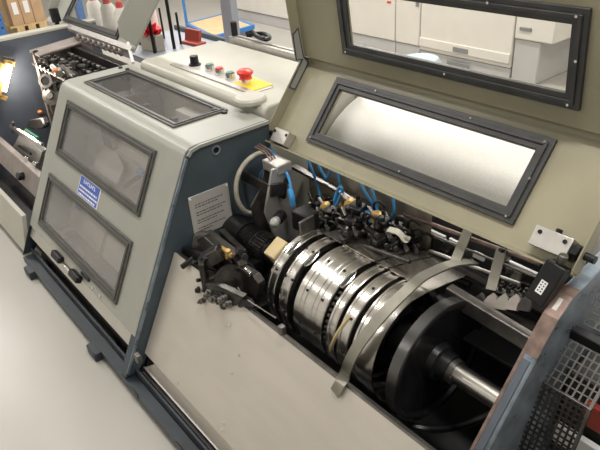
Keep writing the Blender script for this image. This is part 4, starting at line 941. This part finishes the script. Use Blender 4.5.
# pallet: y-direction edge along (8,27)->(48,22)
pz = .14
a = P(14, 26.5, 2, pz); b_ = P(50, 20.5, 2, pz)
print('pallet', a, b_)
px1 = a.x; py0, py1 = a.y, b_.y + .0
pt = thing('wooden_pallet', 'light wooden pallet under the stacked cartons', 'pallet', (px1 - .4, (py0 + py1) / 2, 0))
PT = .14
for k in range(6): obj('deck_board', MB().b(px1 - .82 + k * .14, px1 - .82 + k * .14 + .12, py0 - .05, py1 + .05, PT - .022, PT), M['wood'], pt)
for y in (py0 + .03, (py0 + py1) / 2 - .05, py1 - .13): obj('block', MB().b(px1 - .8, px1 - .0, y, y + .1, 0, PT - .022), M['wood'], pt)
w_ = (py1 - py0 - .02) / 3
n_ = 0
for r_ in range(2):
    for k in range(3):
        y0 = py0 + k * w_; z0 = PT + r_ * .36
        names = [['front carton at the left end of the lower row, with white label', 'carton in the middle of the lower row, with white label', 'carton at the right end of the lower row'], ['left carton of the upper row on the pallet', 'middle carton of the upper row on the pallet', 'right carton of the upper row on the pallet']]
        t = thing('cardboard_box', names[r_][k], 'box', (px1 - .3, y0 + w_ / 2, z0), 'cartons on the pallet')
        obj('carton', MB().b(px1 - .62, px1, y0, y0 + w_ - .006, z0, z0 + .355), M['card'], t, .004)
        if k < 2: obj('paper_label', MB().b(px1, px1 + .002, y0 + w_ * .3, y0 + w_ * .75, z0 + .14, z0 + .29), M['paper'], t, label='white label')
# flat cart with plywood board
a = P(187, 25, 2, .12); b_ = P(214, 38, 2, .12); c = P(253, 27, 2, .12)
t = thing('platform_cart', 'flat platform cart with a plywood board and blue frame', 'cart', (b_.x, b_.y, 0))
d_ = c + (a - b_)
ux = (b_ - a); uy = (c - b_)
obj('board', MB().poly([a, b_, c, d_], (0, 0, .02)), M['ply'], t)
obj('frame', MB().bar(a, b_, .04, .05).bar(b_, c, .04, .05).bar(c, d_, .04, .05).bar(d_, a, .04, .05), M['cartblue'], t)
obj('handle_post', MB().cyl(a, a + V((0, 0, 1.0)), .018).cyl(d_, d_ + V((0, 0, 1.0)), .018).cyl(a + V((0, 0, .99)), d_ + V((0, 0, .99)), .018), M['cartblue'], t)
for q in (a, b_, c, d_):
    q2 = q + ((a + c) / 2 - q) * .12; obj('wheel', MB().cyl((q2.x - .015, q2.y, .05), (q2.x + .015, q2.y, .05), .05), M['rubber'], t)
# post
q = P(230, 46, 1, 2.0)
solo('aluminium_post', MB().b(q.x - .055, q.x + .055, 2.0, 2.05, 0, 2.4), M['post'], 'upright aluminium post behind the cream console', 'post', bevel=.006)
# column in background
q = P(246, 5, 1, 5.0)
struct('trim_1', MB().b(q.x - .10, q.x + .10, 4.95, 5.15, 0, 3.7), M['wall'])
# printers, front plane Y=4.7
YP = 4.7
def Q(px, py): return P(px, py, 1, YP)
def cab(name, label, x0, x1, zb, top=1.15):
    t = thing(name, label, 'printer', ((x0 + x1) / 2, YP + .3, 0))
    obj('base', MB().b(x0, x1, YP, YP + .62, .0, zb), M['prngrey'], t, .006)
    obj('upper_body', MB().b(x0, x1, YP - .012, YP + .62, zb + .006, top), M['prn'], t, .010)
    
    return t
x0 = Q(250, 0).x; x1 = Q(396, 20).x; x2 = Q(421, 20).x; x3 = Q(517, 20).x; x4 = Q(541, 41).x
zb1 = Q(353, 33).z
t = cab('office_printer', 'large cream printing press cabinet at left behind the lid', x0 - .4, x1 - .005, zb1)
obj('warning_label', MB().b(Q(388, 2).x, Q(392, 2).x, YP - .016, YP - .012, Q(390, 3).z, Q(390, 1).z), M['red'], t)
q0, q1 = Q(353, 40), Q(365, 47); obj('access_flap', MB().b(q0.x, q1.x, YP - .006, YP, q1.z - .02, q0.z), M['prngrey'], t, .002)
t = cab('office_printer', 'narrow cream printer module with a long slot handle', x1 + .005, x2 - .005, zb1)
q0, q1 = Q(421, 0), Q(424, 12); obj('handle_slot', MB().b(x2 - .06, x2 - .02, YP - .02, YP - .012, .50, .72), M['prndark'], t, .004)
t = cab('office_printer', 'wide cream printer module with two drawers and dark handles', x2 + .005, x3 - .01, zb1 - .03)
zs = Q(424, 37).z
obj('drawer', MB().b(x2 + .01, x3 - .015, YP - .03, YP - .012, Q(424, 46).z, zs), M['prn'], t, .006)
q = Q(462, 50)
for nm, (ax0, ay0, ax1, ay1) in (('handle', (455, 47, 470, 53)), ('handle', (449, 61, 471, 68))):
    A_, B_ = Q(ax0, ay0), Q(ax1, ay1); obj(nm, MB().b(A_.x, B_.x, YP - .036, YP - .028, (A_.z + B_.z) / 2 - .02, (A_.z + B_.z) / 2 + .025), M['prndark'], t, .004)
t = thing('finisher_unit', 'slim grey finisher unit with drawer trays at the right end of the printers', 'printer', ((x3 + x4) / 2, YP + .3, 0))
zt = Q(530, 41).z
obj('body', MB().b(x3 + .005, x4, YP, YP + .6, .0, zt), M['prngrey'], t, .008)
obj('tray_unit', MB().b(x3 + .005, x4 + .12, YP - .02, YP + .6, zt + .004, zt + .30), M['prn'], t, .012)
obj('top_unit', MB().b(x3 + .005, x4, YP, YP + .6, zt + .305, 1.1), M['prn'], t, .01)
for zz in (zt + .08, zt + .24): obj('handle', MB().b(x3 + .05, x3 + .16, YP - .03, YP - .018, zz, zz + .03), M['prndark'], t, .003)
q = P(420, 62, 1, 3.4)
t = solo('blue_stool', MB().lathe((q.x, 3.4, 0), (0, 0, 1), [(0, 0), (0, .16), (.02, .17), (q.z + .0, .15), (q.z + .03, .13), (q.z + .03, 0)], 32), M['bluegrey'], 'pale blue plastic bin in front of the printers', 'bin')
